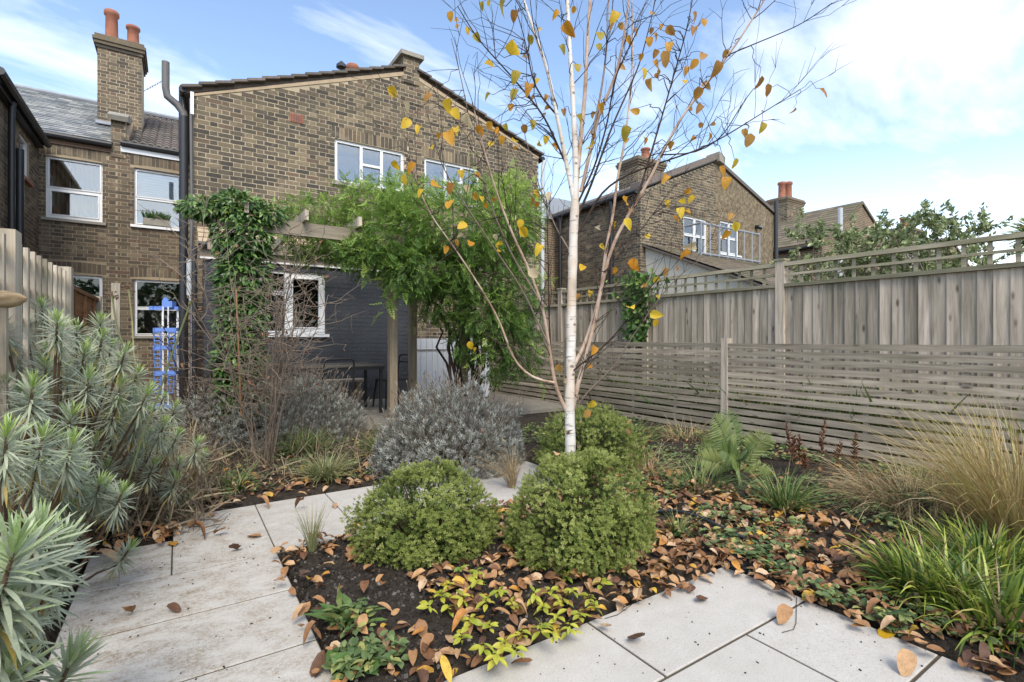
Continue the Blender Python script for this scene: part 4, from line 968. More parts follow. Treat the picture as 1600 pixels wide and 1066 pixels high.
# black irrigation hose and drain grate
hp = [G(1005, 806, 0.03), G(1025, 799, 0.05), G(1055, 798, 0.07), G(1085, 805, 0.08), G(1115, 818, 0.08), G(1145, 833, 0.06), G(1175, 846, 0.04), G(1205, 860, 0.02), G(1240, 872, 0.015)]
m = MB(); hp = np.array(hp); tt = np.linspace(0, len(hp) - 1, 40); hp = np.stack([np.interp(tt, np.arange(len(hp)), hp[:, i]) for i in range(3)], -1)
m.tube(hp, 0.011, 8); tag(m.build('hose', M['black_pipe'], smooth=True), 'black hose arching over the fallen leaves beside the clipped shrub', 'hose')
gc = np.array(G(1152, 884)); dg_ = thing('drain_grate', 'black plastic drain grate at the edge of the paving', 'drain cover', (gc[0], gc[1], 0.0))
for k in range(7): piece(dg_, 'bar', (gc[0] - 0.06, gc[1] - 0.055 + k * 0.017, 0.006), (gc[0] + 0.06, gc[1] - 0.048 + k * 0.017, 0.014), M['black_pipe'])
m = MB()
for (a, b, c2, d2) in ((-0.07, -0.061, -0.068, 0.065), (0.061, 0.07, -0.068, 0.065), (-0.0605, 0.0605, -0.068, -0.058), (-0.0605, 0.0605, 0.056, 0.065)): m.box2((gc[0] + a, gc[1] + c2, -0.02), (gc[0] + b, gc[1] + d2, 0.018))
m.build('frame', M['black_pipe'], dg_)

# ================================================================== plants
M['stem_brown'] = plain_mat('brown_stem', (0.13, 0.085, 0.055), 0.85, 0.2, var=0.4, scale=30.0)
M['twig_grey'] = plain_mat('grey_twig', (0.2, 0.158, 0.122), 0.85, 0.2, var=0.5, scale=20.0)
M['twig_dark'] = plain_mat('dark_twig', (0.045, 0.03, 0.024), 0.8, 0.25, var=0.4, scale=20.0)
M['vine_stem'] = plain_mat('vine_stem', (0.075, 0.05, 0.033), 0.9, 0.2, var=0.5, scale=25.0)
def meshobj(name, V, F_, r_, parent, mat, kind=None, smooth=False):
    loc = np.array([(V[:, 0].min() + V[:, 0].max()) / 2, (V[:, 1].min() + V[:, 1].max()) / 2, V[:, 2].min()])
    return obj(name, mesh_np(name, V - loc, F_, r_, smooth), parent, loc, mat, kind)
def leaves(name, parent, mat, T, loc, d, size, rnd, roll=None, kind='stuff', smooth=False):
    V, F_, r_ = scatter(T, frames(d, roll), loc, size, rnd); return meshobj(name, V, F_, r_, parent, mat, kind, smooth)
def curve(a, b, sag=0.0, wob=0.02, n=6):
    a = np.array(a, float); b = np.array(b, float); t = np.linspace(0, 1, n)[:, None]
    p = a + (b - a) * t; p[:, 2] += (sag * 4 * t * (1 - t))[:, 0]
    p[1:-1] += rng.normal(size=(n - 2, 3)) * wob; return p
def tuft(name, label, cat, x, y, n, L, wid, mat, spread=0.06, tilt=(0.1, 0.9), bend=(0.6, 1.8), z=0.0, group=None, seg=6, lean=(0, 0)):
    """grass clump: curved tapering blades"""
    t0 = thing(name, label, cat, (x, y, z), group)
    az = rng.uniform(0, 2 * np.pi, n); r0 = spread * np.sqrt(rng.random(n)); ph = az + rng.normal(size=n) * 0.6
    root = np.stack([x + r0 * np.cos(az), y + r0 * np.sin(az), np.full(n, z)], -1)
    a = rng.uniform(*tilt, n); kappa = rng.uniform(*bend, n); ln = rng.uniform(L[0], L[1], n); w = wid * rng.uniform(0.7, 1.3, n)
    pts = np.zeros((n, seg + 1, 3)); pts[:, 0] = root
    hd = np.stack([np.cos(ph) + lean[0], np.sin(ph) + lean[1]], -1)
    for i in range(seg):
        s_ = (i + 0.5) / seg; ang = a + kappa * s_ ** 1.6
        st = np.stack([np.sin(ang) * hd[:, 0], np.sin(ang) * hd[:, 1], np.cos(ang)], -1); pts[:, i + 1] = pts[:, i] + st * (ln / seg)[:, None]
    pts[:, :, 2] = np.maximum(pts[:, :, 2], z + 0.006)
    side = np.stack([-hd[:, 1], hd[:, 0], rng.normal(size=n) * 0.5], -1); side = unit(side)
    prof = np.array([0.7, 1, 0.95, 0.8, 0.6, 0.35, 0.06][:seg + 1]) if seg == 6 else np.linspace(1, 0.05, seg + 1)
    off = side[:, None, :] * (w[:, None] * prof[None] / 2)[:, :, None]
    V = np.stack([pts - off, pts + off], 2).reshape(-1, 3); k = 2 * (seg + 1)
    Fq = np.array([(2 * i, 2 * i + 1, 2 * i + 3, 2 * i + 2) for i in range(seg)])
    F_ = (Fq[None] + (np.arange(n) * k)[:, None, None]).reshape(-1, 4)
    meshobj('blade', V, F_, np.repeat(rng.random(n), seg), t0, mat, 'stuff')
    return t0
LM = leaf_mat
M['grass_green'] = LM('green_blades', [(0, (0.05, 0.105, 0.03)), (0.5, (0.12, 0.2, 0.055)), (0.8, (0.25, 0.3, 0.1)), (1, (0.42, 0.35, 0.17))])
M['grass_pale'] = LM('pale_blades', [(0, (0.13, 0.18, 0.07)), (0.5, (0.3, 0.33, 0.15)), (1, (0.5, 0.44, 0.24))])
M['grass_straw'] = LM('straw_blades', [(0, (0.25, 0.17, 0.085)), (0.5, (0.46, 0.34, 0.18)), (1, (0.62, 0.5, 0.31))])
M['grass_gold'] = LM('golden_blades', [(0, (0.3, 0.18, 0.07)), (0.3, (0.52, 0.38, 0.18)), (0.6, (0.42, 0.39, 0.13)), (0.85, (0.64, 0.53, 0.33)), (1, (0.25, 0.28, 0.08))])
M['lily_green'] = LM('lilyturf_blades', [(0, (0.035, 0.075, 0.02)), (0.4, (0.11, 0.18, 0.03)), (0.7, (0.27, 0.34, 0.05)), (0.88, (0.48, 0.5, 0.1)), (0.94, (0.3, 0.22, 0.12)), (1, (0.42, 0.31, 0.2))], 0.35)
tuft('grass_tussock', 'pale green grass tussock by the fallen leaves left of the path', 'grass', *G(508, 752)[:2], 420, (0.2, 0.36), 0.0065, M['grass_pale'], 0.07, (0.15, 1.0), (0.5, 1.7))
tuft('grass_tussock', 'blue-green grass tussock behind the pale one, near the bare shrub', 'grass', *G(478, 712)[:2], 420, (0.25, 0.42), 0.007, M['grass_green'], 0.09, (0.1, 1.0), (0.5, 1.7))
tuft('grass_tussock', 'dark green grass tussock at the foot of the silver lavender', 'grass', *G(600, 712)[:2], 420, (0.22, 0.4), 0.007, M['grass_green'], 0.09, (0.2, 1.0), (0.5, 1.7))
tuft('feather_grass', 'thin upright feather grass tuft in leaves beside the paving corner', 'grass', *G(488, 866)[:2], 130, (0.17, 0.34), 0.0028, M['grass_pale'], 0.018, (0.0, 0.3), (0.0, 0.8))
tuft('feather_grass', 'straw feather grass arching between lavender and clipped shrub', 'grass', *G(800, 762)[:2], 190, (0.25, 0.48), 0.003, M['grass_straw'], 0.03, (0.0, 0.5), (0.3, 2.2), lean=(-0.35, 0.2))
tuft('dry_grass', 'upright tan dry grass clump beside the grey-green spurge', 'grass', *G(283, 790)[:2], 330, (0.28, 0.52), 0.0042, M['grass_straw'], 0.06, (0.0, 0.4), (0.1, 0.9))
tuft('golden_grass', 'large golden grass clump at the picture edge in front of the fence', 'grass', *G(1590, 850)[:2], 1300, (0.55, 1.0), 0.0055, M['grass_gold'], 0.2, (0.0, 0.7), (0.2, 1.6), lean=(-0.1, 0.15))
tuft('collapsed_grass', 'collapsed straw grass heap sprawling below the slatted fence', 'grass', *G(1430, 800)[:2], 900, (0.35, 0.75), 0.0045, M['grass_straw'], 0.3, (0.5, 1.3), (0.5, 2.2))
tuft('green_sedge', 'fresh green sedge clump below the rust coloured astilbe spikes', 'sedge', *G(1225, 800)[:2], 260, (0.2, 0.42), 0.009, M['grass_green'], 0.08, (0.1, 0.9), (0.3, 1.5))
tuft('green_sedge', 'small bright green sedge sprout beside the black hose', 'sedge', *G(1060, 838)[:2], 70, (0.1, 0.24), 0.008, M['grass_green'], 0.03, (0.1, 1.0), (0.3, 1.4))
for i, (px_, py_, n, sp_, lab) in enumerate([(1450, 935, 330, 0.13, 'broad dark lilyturf clump overhanging the paving corner'), (1560, 985, 330, 0.14, 'lilyturf clump with browned tips at the bottom picture corner'), (1540, 900, 300, 0.14, 'lilyturf clump between the golden grass and the nearer lilyturf')]):
    tuft('lilyturf', lab, 'lilyturf', *G(px_, py_)[:2], int(n * 1.6), (0.18, 0.36), 0.0135, M['lily_green'], sp_, (0.1, 1.1), (0.3, 1.7), group='lilyturf clumps by the paving')
tuft('green_sedge', 'strappy green leaves among litter at the bare shrub foot', 'sedge', *G(372, 768)[:2], 60, (0.14, 0.3), 0.012, M['grass_green'], 0.04, (0.2, 1.0), (0.4, 1.6))
tuft('grass_tussock', 'loose grass in front of the fern below the slats', 'grass', *G(1010, 745)[:2], 240, (0.2, 0.45), 0.004, M['grass_straw'], 0.12, (0.1, 1.1), (0.5, 2.2))
tuft('grass_tussock', 'long thin grass left of the fern stems', 'grass', *G(1090, 770)[:2], 220, (0.2, 0.4), 0.006, M['grass_green'], 0.16, (0.2, 1.2), (0.5, 2.0))

tuft('grass_tussock', 'dry grass at the fence foot between the birch and the fern', 'grass', 4.9, 3.75, 260, (0.2, 0.42), 0.005, M['grass_straw'], 0.22, (0.2, 1.2), (0.5, 2.0))
tuft('grass_tussock', 'green grass at the fence foot just past the rounded shrub', 'grass', 4.45, 4.2, 260, (0.2, 0.4), 0.006, M['grass_green'], 0.22, (0.2, 1.1), (0.5, 2.0))
tuft('grass_tussock', 'dull grass in the shade of the climber by the fence', 'grass', 4.7, 5.3, 300, (0.25, 0.45), 0.006, M['grass_green'], 0.3, (0.2, 1.1), (0.5, 2.0))
# clipped evergreen mounds
M['hebe'] = LM('hebe_leaves', [(0, (0.05, 0.085, 0.022)), (0.35, (0.155, 0.21, 0.05)), (0.7, (0.32, 0.37, 0.1)), (1, (0.5, 0.53, 0.2))], 0.5, 0.25, use_attr_only=True)
SPR = []
for k in range(11):
    a = k * 2.4; el = 0.25 + 0.1 * k
    V, F_ = DIAMOND; Rm = np.array(Matrix.Rotation(a, 3, 'Z') @ Matrix.Rotation(-el, 3, 'Y')); SPR.append((V @ Rm.T * (0.75 - 0.02 * k) + np.array([0, 0, 0.07 * k]), F_))
SPRIG = merge(SPR)     # upright sprig along +z
SPRIGX = (SPRIG[0][:, [2, 0, 1]], SPRIG[1])   # along +x
def mound(name, label, cat, x, y, rx, ry, h, n, size, mat, base=0.0, lumps=0.1, under=0.25):
    t0 = thing(name, label, cat, (x, y, base)); cz = base + h * under
    # clumps of sprigs over a dome; shade between and inside them put into leaf tone
    nc = 150; cd = unit(rng.normal(size=(nc * 3, 3))); cd = cd[cd[:, 2] > -0.5][:nc]; nc = len(cd)
    lum = 1 + lumps * (noise2(cd[:, 0] * 3 + 7, cd[:, 1] * 3 + cd[:, 2] * 2, 2.6, int(x * 97)) * 2.0) + rng.normal(size=nc) * 0.045
    cc = np.stack([x + rx * 0.9 * cd[:, 0] * lum, y + ry * 0.9 * cd[:, 1] * lum, cz + (h - h * under) * 0.9 * cd[:, 2] * lum * np.where(cd[:, 2] < 0, 0.45, 1)], -1)
    pk = rng.integers(nc, size=n); o_ = unit(rng.normal(size=(n, 3))); cr = rx * 0.15 * (0.75 + 0.5 * rng.random(nc))
    q = 0.55 + 0.45 * rng.random(n) ** 0.6; loc = cc[pk] + o_ * (cr[pk] * q)[:, None]; loc[:, 2] = np.maximum(loc[:, 2], base + 0.02)
    outw = (o_ * cd[pk]).sum(1); dd = o_ * 0.7 + cd[pk] * 0.8 + np.array([0, 0, 0.35]) + rng.normal(size=(n, 3)) * 0.25
    keep = outw > -0.35; loc, dd, outw, pk2 = loc[keep], dd[keep], outw[keep], pk[keep]; n = len(loc); ct = rng.normal(size=nc) * 0.09
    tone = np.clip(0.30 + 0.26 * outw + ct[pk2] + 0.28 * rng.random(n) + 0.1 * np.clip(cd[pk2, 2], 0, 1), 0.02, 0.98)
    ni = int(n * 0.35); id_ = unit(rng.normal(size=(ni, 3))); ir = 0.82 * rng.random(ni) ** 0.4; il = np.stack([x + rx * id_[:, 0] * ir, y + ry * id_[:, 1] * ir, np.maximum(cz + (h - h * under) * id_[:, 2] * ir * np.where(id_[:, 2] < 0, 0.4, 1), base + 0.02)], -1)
    loc = np.r_[loc, il]; dd = np.r_[dd, id_ + rng.normal(size=(ni, 3)) * 0.5]; tone = np.r_[tone, np.clip(0.12 + 0.2 * rng.random(ni), 0, 1)]; n = len(loc)  # inner sprigs get a low tone, interior shade put into their colour
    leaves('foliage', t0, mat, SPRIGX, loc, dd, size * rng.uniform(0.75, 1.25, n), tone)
    m = MB()
    for k in range(70):
        e = loc[rng.integers(n)]; s0 = np.array([x, y, base]) + np.array([rng.normal() * 0.05, rng.normal() * 0.05, 0]); m.tube(curve(s0, s0 + (e - s0) * 0.92, 0.03, 0.012, 5), [0.007, 0.006, 0.005, 0.004, 0.003], 4)
    m.build('twig', M['vine_stem'], t0, 'stuff')
    return t0
bx1 = P(668, 530, 2.93); bx2 = P(908, 530, 2.85); bx3 = P(925, 530, 4.7)
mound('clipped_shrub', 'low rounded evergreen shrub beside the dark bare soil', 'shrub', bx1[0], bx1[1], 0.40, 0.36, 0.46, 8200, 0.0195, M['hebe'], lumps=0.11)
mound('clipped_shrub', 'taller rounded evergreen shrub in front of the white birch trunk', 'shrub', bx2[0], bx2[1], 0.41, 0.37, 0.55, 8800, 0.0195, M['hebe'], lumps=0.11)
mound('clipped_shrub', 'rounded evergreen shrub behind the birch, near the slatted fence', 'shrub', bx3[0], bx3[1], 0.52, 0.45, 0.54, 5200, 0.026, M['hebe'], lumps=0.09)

# lavender
M['lav_leaf'] = LM('lavender_leaves', [(0, (0.17, 0.15, 0.13)), (0.4, (0.28, 0.28, 0.25)), (0.75, (0.40, 0.42, 0.38)), (1, (0.52, 0.54, 0.48))], 0.7, 0.15)
M['lav_stalk'] = LM('lavender_stalks', [(0, (0.13, 0.1, 0.075)), (1, (0.3, 0.25, 0.19))], 0.85, 0.05)
LS = []
for k in range(9):
    a = k * 2.4; V, F_ = DIAMOND; Rm = np.array(Matrix.Rotation(a, 3, 'Z') @ Matrix.Rotation(-(0.75 + 0.06 * k), 3, 'Y')); LS.append((V * np.array([1, 0.34, 1]) @ Rm.T * 0.8 + np.array([0, 0, 0.06 * k]), F_))
LAV = merge(LS); LAVX = (LAV[0][:, [2, 0, 1]], LAV[1])
def lavender(label, x, y, rx, ry, h, n, ns, sh=0.25):
    t0 = thing('lavender', label, 'lavender', (x, y, 0), 'lavender bushes by the terrace'); 
    d = unit(rng.normal(size=(int(n * 1.8), 3))); d = d[d[:, 2] > -0.3][:n]; n = len(d)
    lum = 1 + 0.16 * noise2(d[:, 0] * 3, d[:, 1] * 3 + d[:, 2] * 2, 3, int(abs(x) * 77)) * 2; dep = 1 - 0.35 * rng.random(n) ** 2
    loc = np.stack([x + rx * d[:, 0] * lum * dep, y + ry * d[:, 1] * lum * dep, 0.1 * h + 0.9 * h * np.maximum(d[:, 2], -0.1) * lum * dep], -1)
    dd = d * 0.7 + np.array([0, 0, 0.8]) + rng.normal(size=(n, 3)) * 0.25
    leaves('foliage', t0, M['lav_leaf'], LAVX, loc, dd, 0.05 * rng.uniform(0.6, 1.3, n), rng.random(n))
    m = MB()
    for k in range(ns):
        i = rng.integers(n); e = loc[i]
        if e[2] < 0.35 * h: continue
        dv = unit(np.array([d[i, 0] * 0.5, d[i, 1] * 0.5, 1.0]) + rng.normal(size=3) * 0.16); L_ = sh * rng.uniform(0.5, 1.2)
        m.tube(curve(e - dv * 0.05, e + dv * L_, 0, 0.006, 4), [0.0018, 0.0016, 0.0015, 0.0013], 4, rng.random(), False)
        m.tube([e + dv * L_ * 0.86, e + dv * L_ * 0.95, e + dv * L_ * 1.08], [0.002, 0.0055, 0.002], 4, rng.random(), False)
    for k in range(140):
        e = loc[rng.integers(n)]; m.tube(curve((x + rng.normal() * 0.1, y + rng.normal() * 0.1, 0), e, 0.03, 0.02, 4), [0.005, 0.004, 0.003, 0.002], 4, rng.random(), False)
    m.build('flower_stalk', M['lav_stalk'], t0, 'stuff')
lv = P(705, 530, 4.75); lavender('large silver-grey lavender with dried stalks in front of the timber posts', lv[0], lv[1], 0.74, 0.55, 0.72, 5600, 900, 0.2)
lv = P(455, 530, 5.9); lavender('grey lavender tangled with bare twigs left of the black chair', lv[0], lv[1], 0.8, 0.55, 0.74, 3800, 700)
lv = P(340, 530, 5.6); lavender('thin grey lavender below the blue airer', lv[0], lv[1], 0.55, 0.5, 0.62, 2400, 420)

# spurge (left): leaning stems tipped with rosettes of narrow grey-green leaves
M['spurge'] = LM('spurge_leaves', [(0, (0.45, 0.34, 0.1)), (0.07, (0.25, 0.27, 0.18)), (0.3, (0.33, 0.37, 0.26)), (0.6, (0.46, 0.5, 0.37)), (0.8, (0.33, 0.45, 0.18)), (1, (0.38, 0.52, 0.12))], 0.45, 0.24, use_attr_only=True)
def rosette(seed, n=115, wide=0.078):
    r0 = np.random.default_rng(seed); T = strip_leaf(4, wide, 0.6, 0.4); W = []; F_ = []; rr = []; k = 0
    for i in range(n):
        t = i / n                                # 0 = lowest leaf
        az = i * 2.39996 + r0.normal() * 0.3; el = r0.normal() * 0.1 - 0.6 + 2.0 * t ** 1.3 + r0.normal() * 0.12
        L = (0.92 if t < 0.8 else 0.92 - 1.6 * (t - 0.8)) * r0.uniform(0.82, 1.1)
        Rm = np.array(Matrix.Rotation(az, 3, 'Z') @ Matrix.Rotation(-el, 3, 'Y')); V = T[0].copy(); V[:, 2] *= (1.0 - 0.8 * t)
        W.append(V * L @ Rm.T + np.array([0, 0, -1.15 + 1.25 * t])); F_.append(T[1] + k); k += len(V)
        v = 0.16 + 0.6 * t + r0.normal() * 0.13; v = (0.82 + 0.18 * r0.random() if seed < 20 else 0.66 + 0.2 * r0.random()) if t > 0.86 else min(max(v, 0.08), 0.72)
        if t < 0.06: v = 0.0
        rr += [v] * len(T[1])
    me_ = mesh_np('leaf_rosette', np.concatenate(W), np.concatenate(F_), rr); me_.materials.append(M['spurge']); return me_
ROS = [rosette(s) for s in range(5)]; ROSN = [rosette(20 + s, 105, 0.098) for s in range(3)]
def spurge(label, base, heads, meshes, filler=0):
    t0 = thing('spurge', label, 'spurge', base)
    heads = list(heads)
    for k in range(filler):
        h = heads[rng.integers(len(heads))]
        heads.append((h[0] + rng.normal() * 26, h[1] + abs(rng.normal()) * 38 + 12, h[2] * rng.uniform(1.0, 1.2) + 0.06, 0.09))
    for (px_, py_, z_, *s_) in heads:
        c2 = np.array(P(px_, py_, z_)); 
        if c2[2] < 0.12: c2[2] = 0.12 + rng.random() * 0.05
        root = np.array([c2[0] - 0.55 * c2[2] * 0.83 + rng.normal() * 0.05, c2[1] + 0.42 * c2[2] + rng.normal() * 0.06, 0.0]); root[0] = max(root[0], -0.64 + 0.1 * rng.random())
        if root[1] < 3.66: root[0] = min(root[0], -0.45 - 0.05 * rng.random())
        mid = root + (c2 - root) * 0.55 + np.array([0, 0, -0.03]); dirv = unit(c2 - mid + np.array([0, 0, 0.12])); sz = (s_[0] if s_ else 0.1) * rng.uniform(0.92, 1.1)
        pts = np.array([root, root + (mid - root) * 0.5 + rng.normal(size=3) * 0.01, mid, c2 - dirv * sz * 0.9, c2])
        m = MB(); m.tube(pts, [0.0085, 0.0075, 0.0065, 0.006, 0.004], 6); m.build('stem', M['stem_brown'], t0, smooth=True)
        o = obj('leaf_rosette', meshes[rng.integers(len(meshes))], t0, c2)
        o.rotation_euler = (Vector(dirv).to_track_quat('Z', 'Y') @ Matrix.Rotation(rng.uniform(0, 6.28), 3, 'Z').to_quaternion()).to_euler(); o.scale = (sz,) * 3
    return t0
HEADS = [(65, 478, 2.9), (89, 503, 2.15), (157, 503, 2.9), (160, 526, 2.6), (5, 505, 2.4), (18, 543, 2.5), (132, 551, 2.5), (195, 551, 2.6), (71, 571, 2.5), (104, 577, 2.8), (138, 591, 2.3),
         (51, 605, 1.75), (189, 603, 2.6), (215, 583, 2.9), (182, 637, 2.6), (205, 617, 3.0), (228, 617, 2.7), (273, 637, 3.4), (111, 650, 2.2), (256, 665, 3.0), (277, 680, 3.2), (182, 665, 2.8),
         (10, 683, 1.5), (66, 686, 1.65), (111, 697, 1.85), (167, 730, 2.7), (240, 728, 3.0), (190, 771, 2.2), (25, 781, 2.2), (40, 640, 2.4), (150, 690, 2.6), (5, 600, 2.3), (230, 645, 2.9), (85, 625, 2.7), (30, 575, 2.8), (120, 515, 3.1), (40, 505, 2.8), (215, 660, 2.8), (5, 720, 1.9), (60, 750, 2.3), (130, 760, 2.6), (95, 730, 2.3)]
spurge('big grey-green spurge with leaning brown stems filling the left border', (-0.42, 2.9, 0), HEADS, ROS, 130)
spurge('nearest grey-green spurge hanging over the paving at the bottom corner', (-0.42, 1.25, 0), [(60, 835, 1.22, 0.125), (20, 865, 1.08, 0.13), (95, 850, 1.3, 0.115), (5, 950, 1.1, 0.12), (110, 1035, 1.32, 0.125), (15, 1050, 1.12, 0.115), (40, 905, 1.25, 0.115), (75, 905, 1.4, 0.11), (0, 1000, 1.2, 0.11)], ROSN)
# tall dry seed stalks and buds among the spurge
for (a, b, c2, lab) in [((228, 560), (175, 462), 2.9, 'dry umbrella seed head on a thin stalk above the spurge'), ((225, 560), (201, 452), 2.8, 'dry seed head leaning in front of the sash window'), ((165, 700), (300, 468), 2.6, 'long dry stalk leaning across the blue airer')]:
    t0 = thing('dry_stalk', lab, 'dry stalk', P(a[0], a[1] + 130, c2)); p0 = np.array(P(a[0], a[1] + 140, c2)); p1 = np.array(P(b[0], b[1], c2 - 0.1)); p0[2] = max(p0[2], 0.0)
    m = MB(); m.tube(curve(p0, p1, 0.0, 0.006, 6), 0.0045, 5); m.build('stalk', M['grass_pale'], t0)
    m = MB()
    for k in range(14): dv = unit(rng.normal(size=3) + (0, 0, 0.8)); m.tube([p1, p1 + dv * 0.02, p1 + dv * 0.032], [0.001, 0.001, 0.006], 4)
    m.build('seed_head', M['stem_brown'], t0)

# climbers
M['jasmine'] = LM('jasmine_leaves', [(0, (0.05, 0.105, 0.025)), (0.35, (0.12, 0.22, 0.05)), (0.65, (0.24, 0.37, 0.075)), (1, (0.45, 0.56, 0.14))], 0.45, 0.38, use_attr_only=True)
PIN = []
for k in range(4):
    for s in (-1, 1):
        V, F_ = DIAMOND; Rm = np.array(Matrix.Rotation(s * (1.0 - 0.1 * k), 3, 'Z')); PIN.append((V * np.array([1, 0.75, 1]) @ Rm.T * (0.42 - 0.03 * k) + np.array([0.12 + 0.2 * k, 0, -0.05 * k]), F_))
PIN.append((DIAMOND[0] * np.array([0.55, 0.4, 0.5]) + np.array([0.8, 0, -0.15]), DIAMOND[1])); PINN = merge(PIN)
def blob_points(blobs, n, inner=0.5):
    w = np.array([b[3] * b[4] * b[5] for b in blobs]) ** 0.67; pick = rng.choice(len(blobs), n, p=w / w.sum()); B = np.array(blobs)[pick]
    d = unit(rng.normal(size=(n, 3))); r = 1 - inner * rng.random(n) ** 2; lum = 1 + 0.3 * noise2(d[:, 0] * 4 + B[:, 0], d[:, 1] * 4 + d[:, 2] * 4, 3.0, 5)
    loc = B[:, :3] + d * B[:, 3:6] * (r * lum)[:, None]; return loc, d, r
js = thing('climbing_jasmine', 'bushy green climbing jasmine spilling over the pergola', 'climber', (3.45, PY + 0.06, 0.1))
JB = [(*P(720, 352, 6.8), 0.95, 0.75, 0.52), (*P(622, 365, 6.4), 0.52, 0.45, 0.46), (*P(545, 375, 6.75), 0.5, 0.35, 0.3), (*P(500, 328, 6.9), 0.5, 0.4, 0.14), (*P(590, 312, 6.8), 0.55, 0.45, 0.2), (*P(640, 425, 6.2), 0.3, 0.3, 0.32), (*P(575, 400, 6.3), 0.4, 0.3, 0.22), (*P(790, 340, 7.2), 0.5, 0.55, 0.62), (*P(745, 430, 6.8), 0.62, 0.5, 0.5),
      (*P(680, 420, 6.9), 0.65, 0.5, 0.38), (*P(800, 470, 7.0), 0.38, 0.4, 0.55), (*P(620, 420, 6.9), 0.3, 0.3, 0.3), (*P(560, 385, 6.9), 0.5, 0.4, 0.22), (*P(475, 380, 6.9), 0.25, 0.3, 0.2), (*P(815, 540, 7.2), 0.3, 0.3, 0.45), (*P(690, 470, 6.9), 0.35, 0.3, 0.3), (*P(630, 295, 7.0), 0.3, 0.3, 0.14), (*P(770, 560, 7.0), 0.25, 0.25, 0.35), (*P(760, 490, 6.7), 0.4, 0.3, 0.32), (*P(725, 525, 6.9), 0.2, 0.2, 0.3), (*P(785, 520, 6.8), 0.3, 0.3, 0.4)]
loc, d, r = blob_points(JB, 11500, 0.5)
dd = d * 0.6 + rng.normal(size=d.shape) * 0.5 + np.array([0, 0, -0.15]); tone = np.clip(0.17 + 0.55 * rng.random(len(loc)) + 0.42 * np.clip((loc[:, 2] - 2.3) / 1.3, -0.25, 1) * r, 0.01, 0.99)  # tone rises with height and outwards: top light put into leaf colour
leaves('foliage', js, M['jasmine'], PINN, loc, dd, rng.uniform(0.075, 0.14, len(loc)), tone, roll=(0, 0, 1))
# loose shoots hanging and reaching out
sh_p = []; m = MB()
for k in range(190):
    i = rng.integers(len(loc)); p = loc[i]; e = p + d[i] * rng.uniform(0.1, 0.35) + np.array([0, 0, rng.normal() * 0.15]); cv = curve(p, e, 0.03, 0.015, 5); m.tube(cv, 0.0025, 4, 0, False); sh_p += [q for q in cv for _ in range(2)]
m.build('shoot', M['vine_stem'], js, 'stuff'); sh_p = np.array(sh_p)
leaves('shoot_leaves', js, M['jasmine'], PINN, sh_p, rng.normal(size=sh_p.shape), rng.uniform(0.08, 0.14, len(sh_p)), 0.45 + 0.5 * rng.random(len(sh_p)), roll=(0, 0, 1))
m = MB()
for k in range(16):
    b0 = np.array([3.45 + rng.normal() * 0.1, PY + 0.0 + rng.normal() * 0.08, 0.08]); b1 = b0 + np.array([rng.normal() * 0.22, rng.normal() * 0.15, rng.uniform(1.5, 2.5)]); m.tube(curve(b0, b1, 0.0, 0.05, 8), np.linspace(0.026, 0.012, 8) * rng.uniform(0.6, 1.2), 6)
m.build('trunk', M['vine_stem'], js, smooth=True)
ev = thing('evergreen_climber', 'upright glossy evergreen climber beside the kitchen window', 'climber', (0.58, PY, 0.1))
EB = [(0.6, PY - 0.02, 2.35, 0.3, 0.28, 0.35), (0.62, PY, 1.9, 0.29, 0.26, 0.4), (0.6, PY, 1.4, 0.25, 0.25, 0.4), (0.58, PY, 0.95, 0.26, 0.25, 0.4), (0.6, PY, 0.55, 0.27, 0.26, 0.35), (0.55, PY, 2.68, 0.28, 0.25, 0.16), (0.25, PY, 2.62, 0.25, 0.2, 0.1), (0.85, PY, 2.62, 0.22, 0.2, 0.12)]
loc, d, r = blob_points(EB, 9500, 0.5); M['evergreen'] = LM('evergreen_leaves', [(0, (0.03, 0.075, 0.02)), (0.45, (0.085, 0.17, 0.045)), (0.85, (0.2, 0.31, 0.08)), (0.94, (0.22, 0.26, 0.06)), (1, (0.3, 0.14, 0.06))], 0.3, 0.2, use_attr_only=True)
leaves('foliage', ev, M['evergreen'], grid_leaf(3, 0.42, 0.2, 0.3), loc, d * 0.7 + rng.normal(size=d.shape) * 0.4 - (0, 0, 0.3), rng.uniform(0.055, 0.1, len(loc)), np.clip(rng.random(len(loc)) * 0.75 + 0.25 * (loc[:, 2] > 2.5) * rng.random(len(loc)), 0, 0.99), roll=(0, -0.4, 1))
m = MB()
for k in range(6): m.tube(curve((0.58 + rng.normal() * 0.05, PY - 0.08 + rng.normal() * 0.04, 0.05), (0.6 + rng.normal() * 0.12, PY - 0.05, rng.uniform(1.8, 2.6)), 0, 0.04, 7), np.linspace(0.014, 0.006, 7), 5)
m.build('stem', M['vine_stem'], ev, smooth=True)

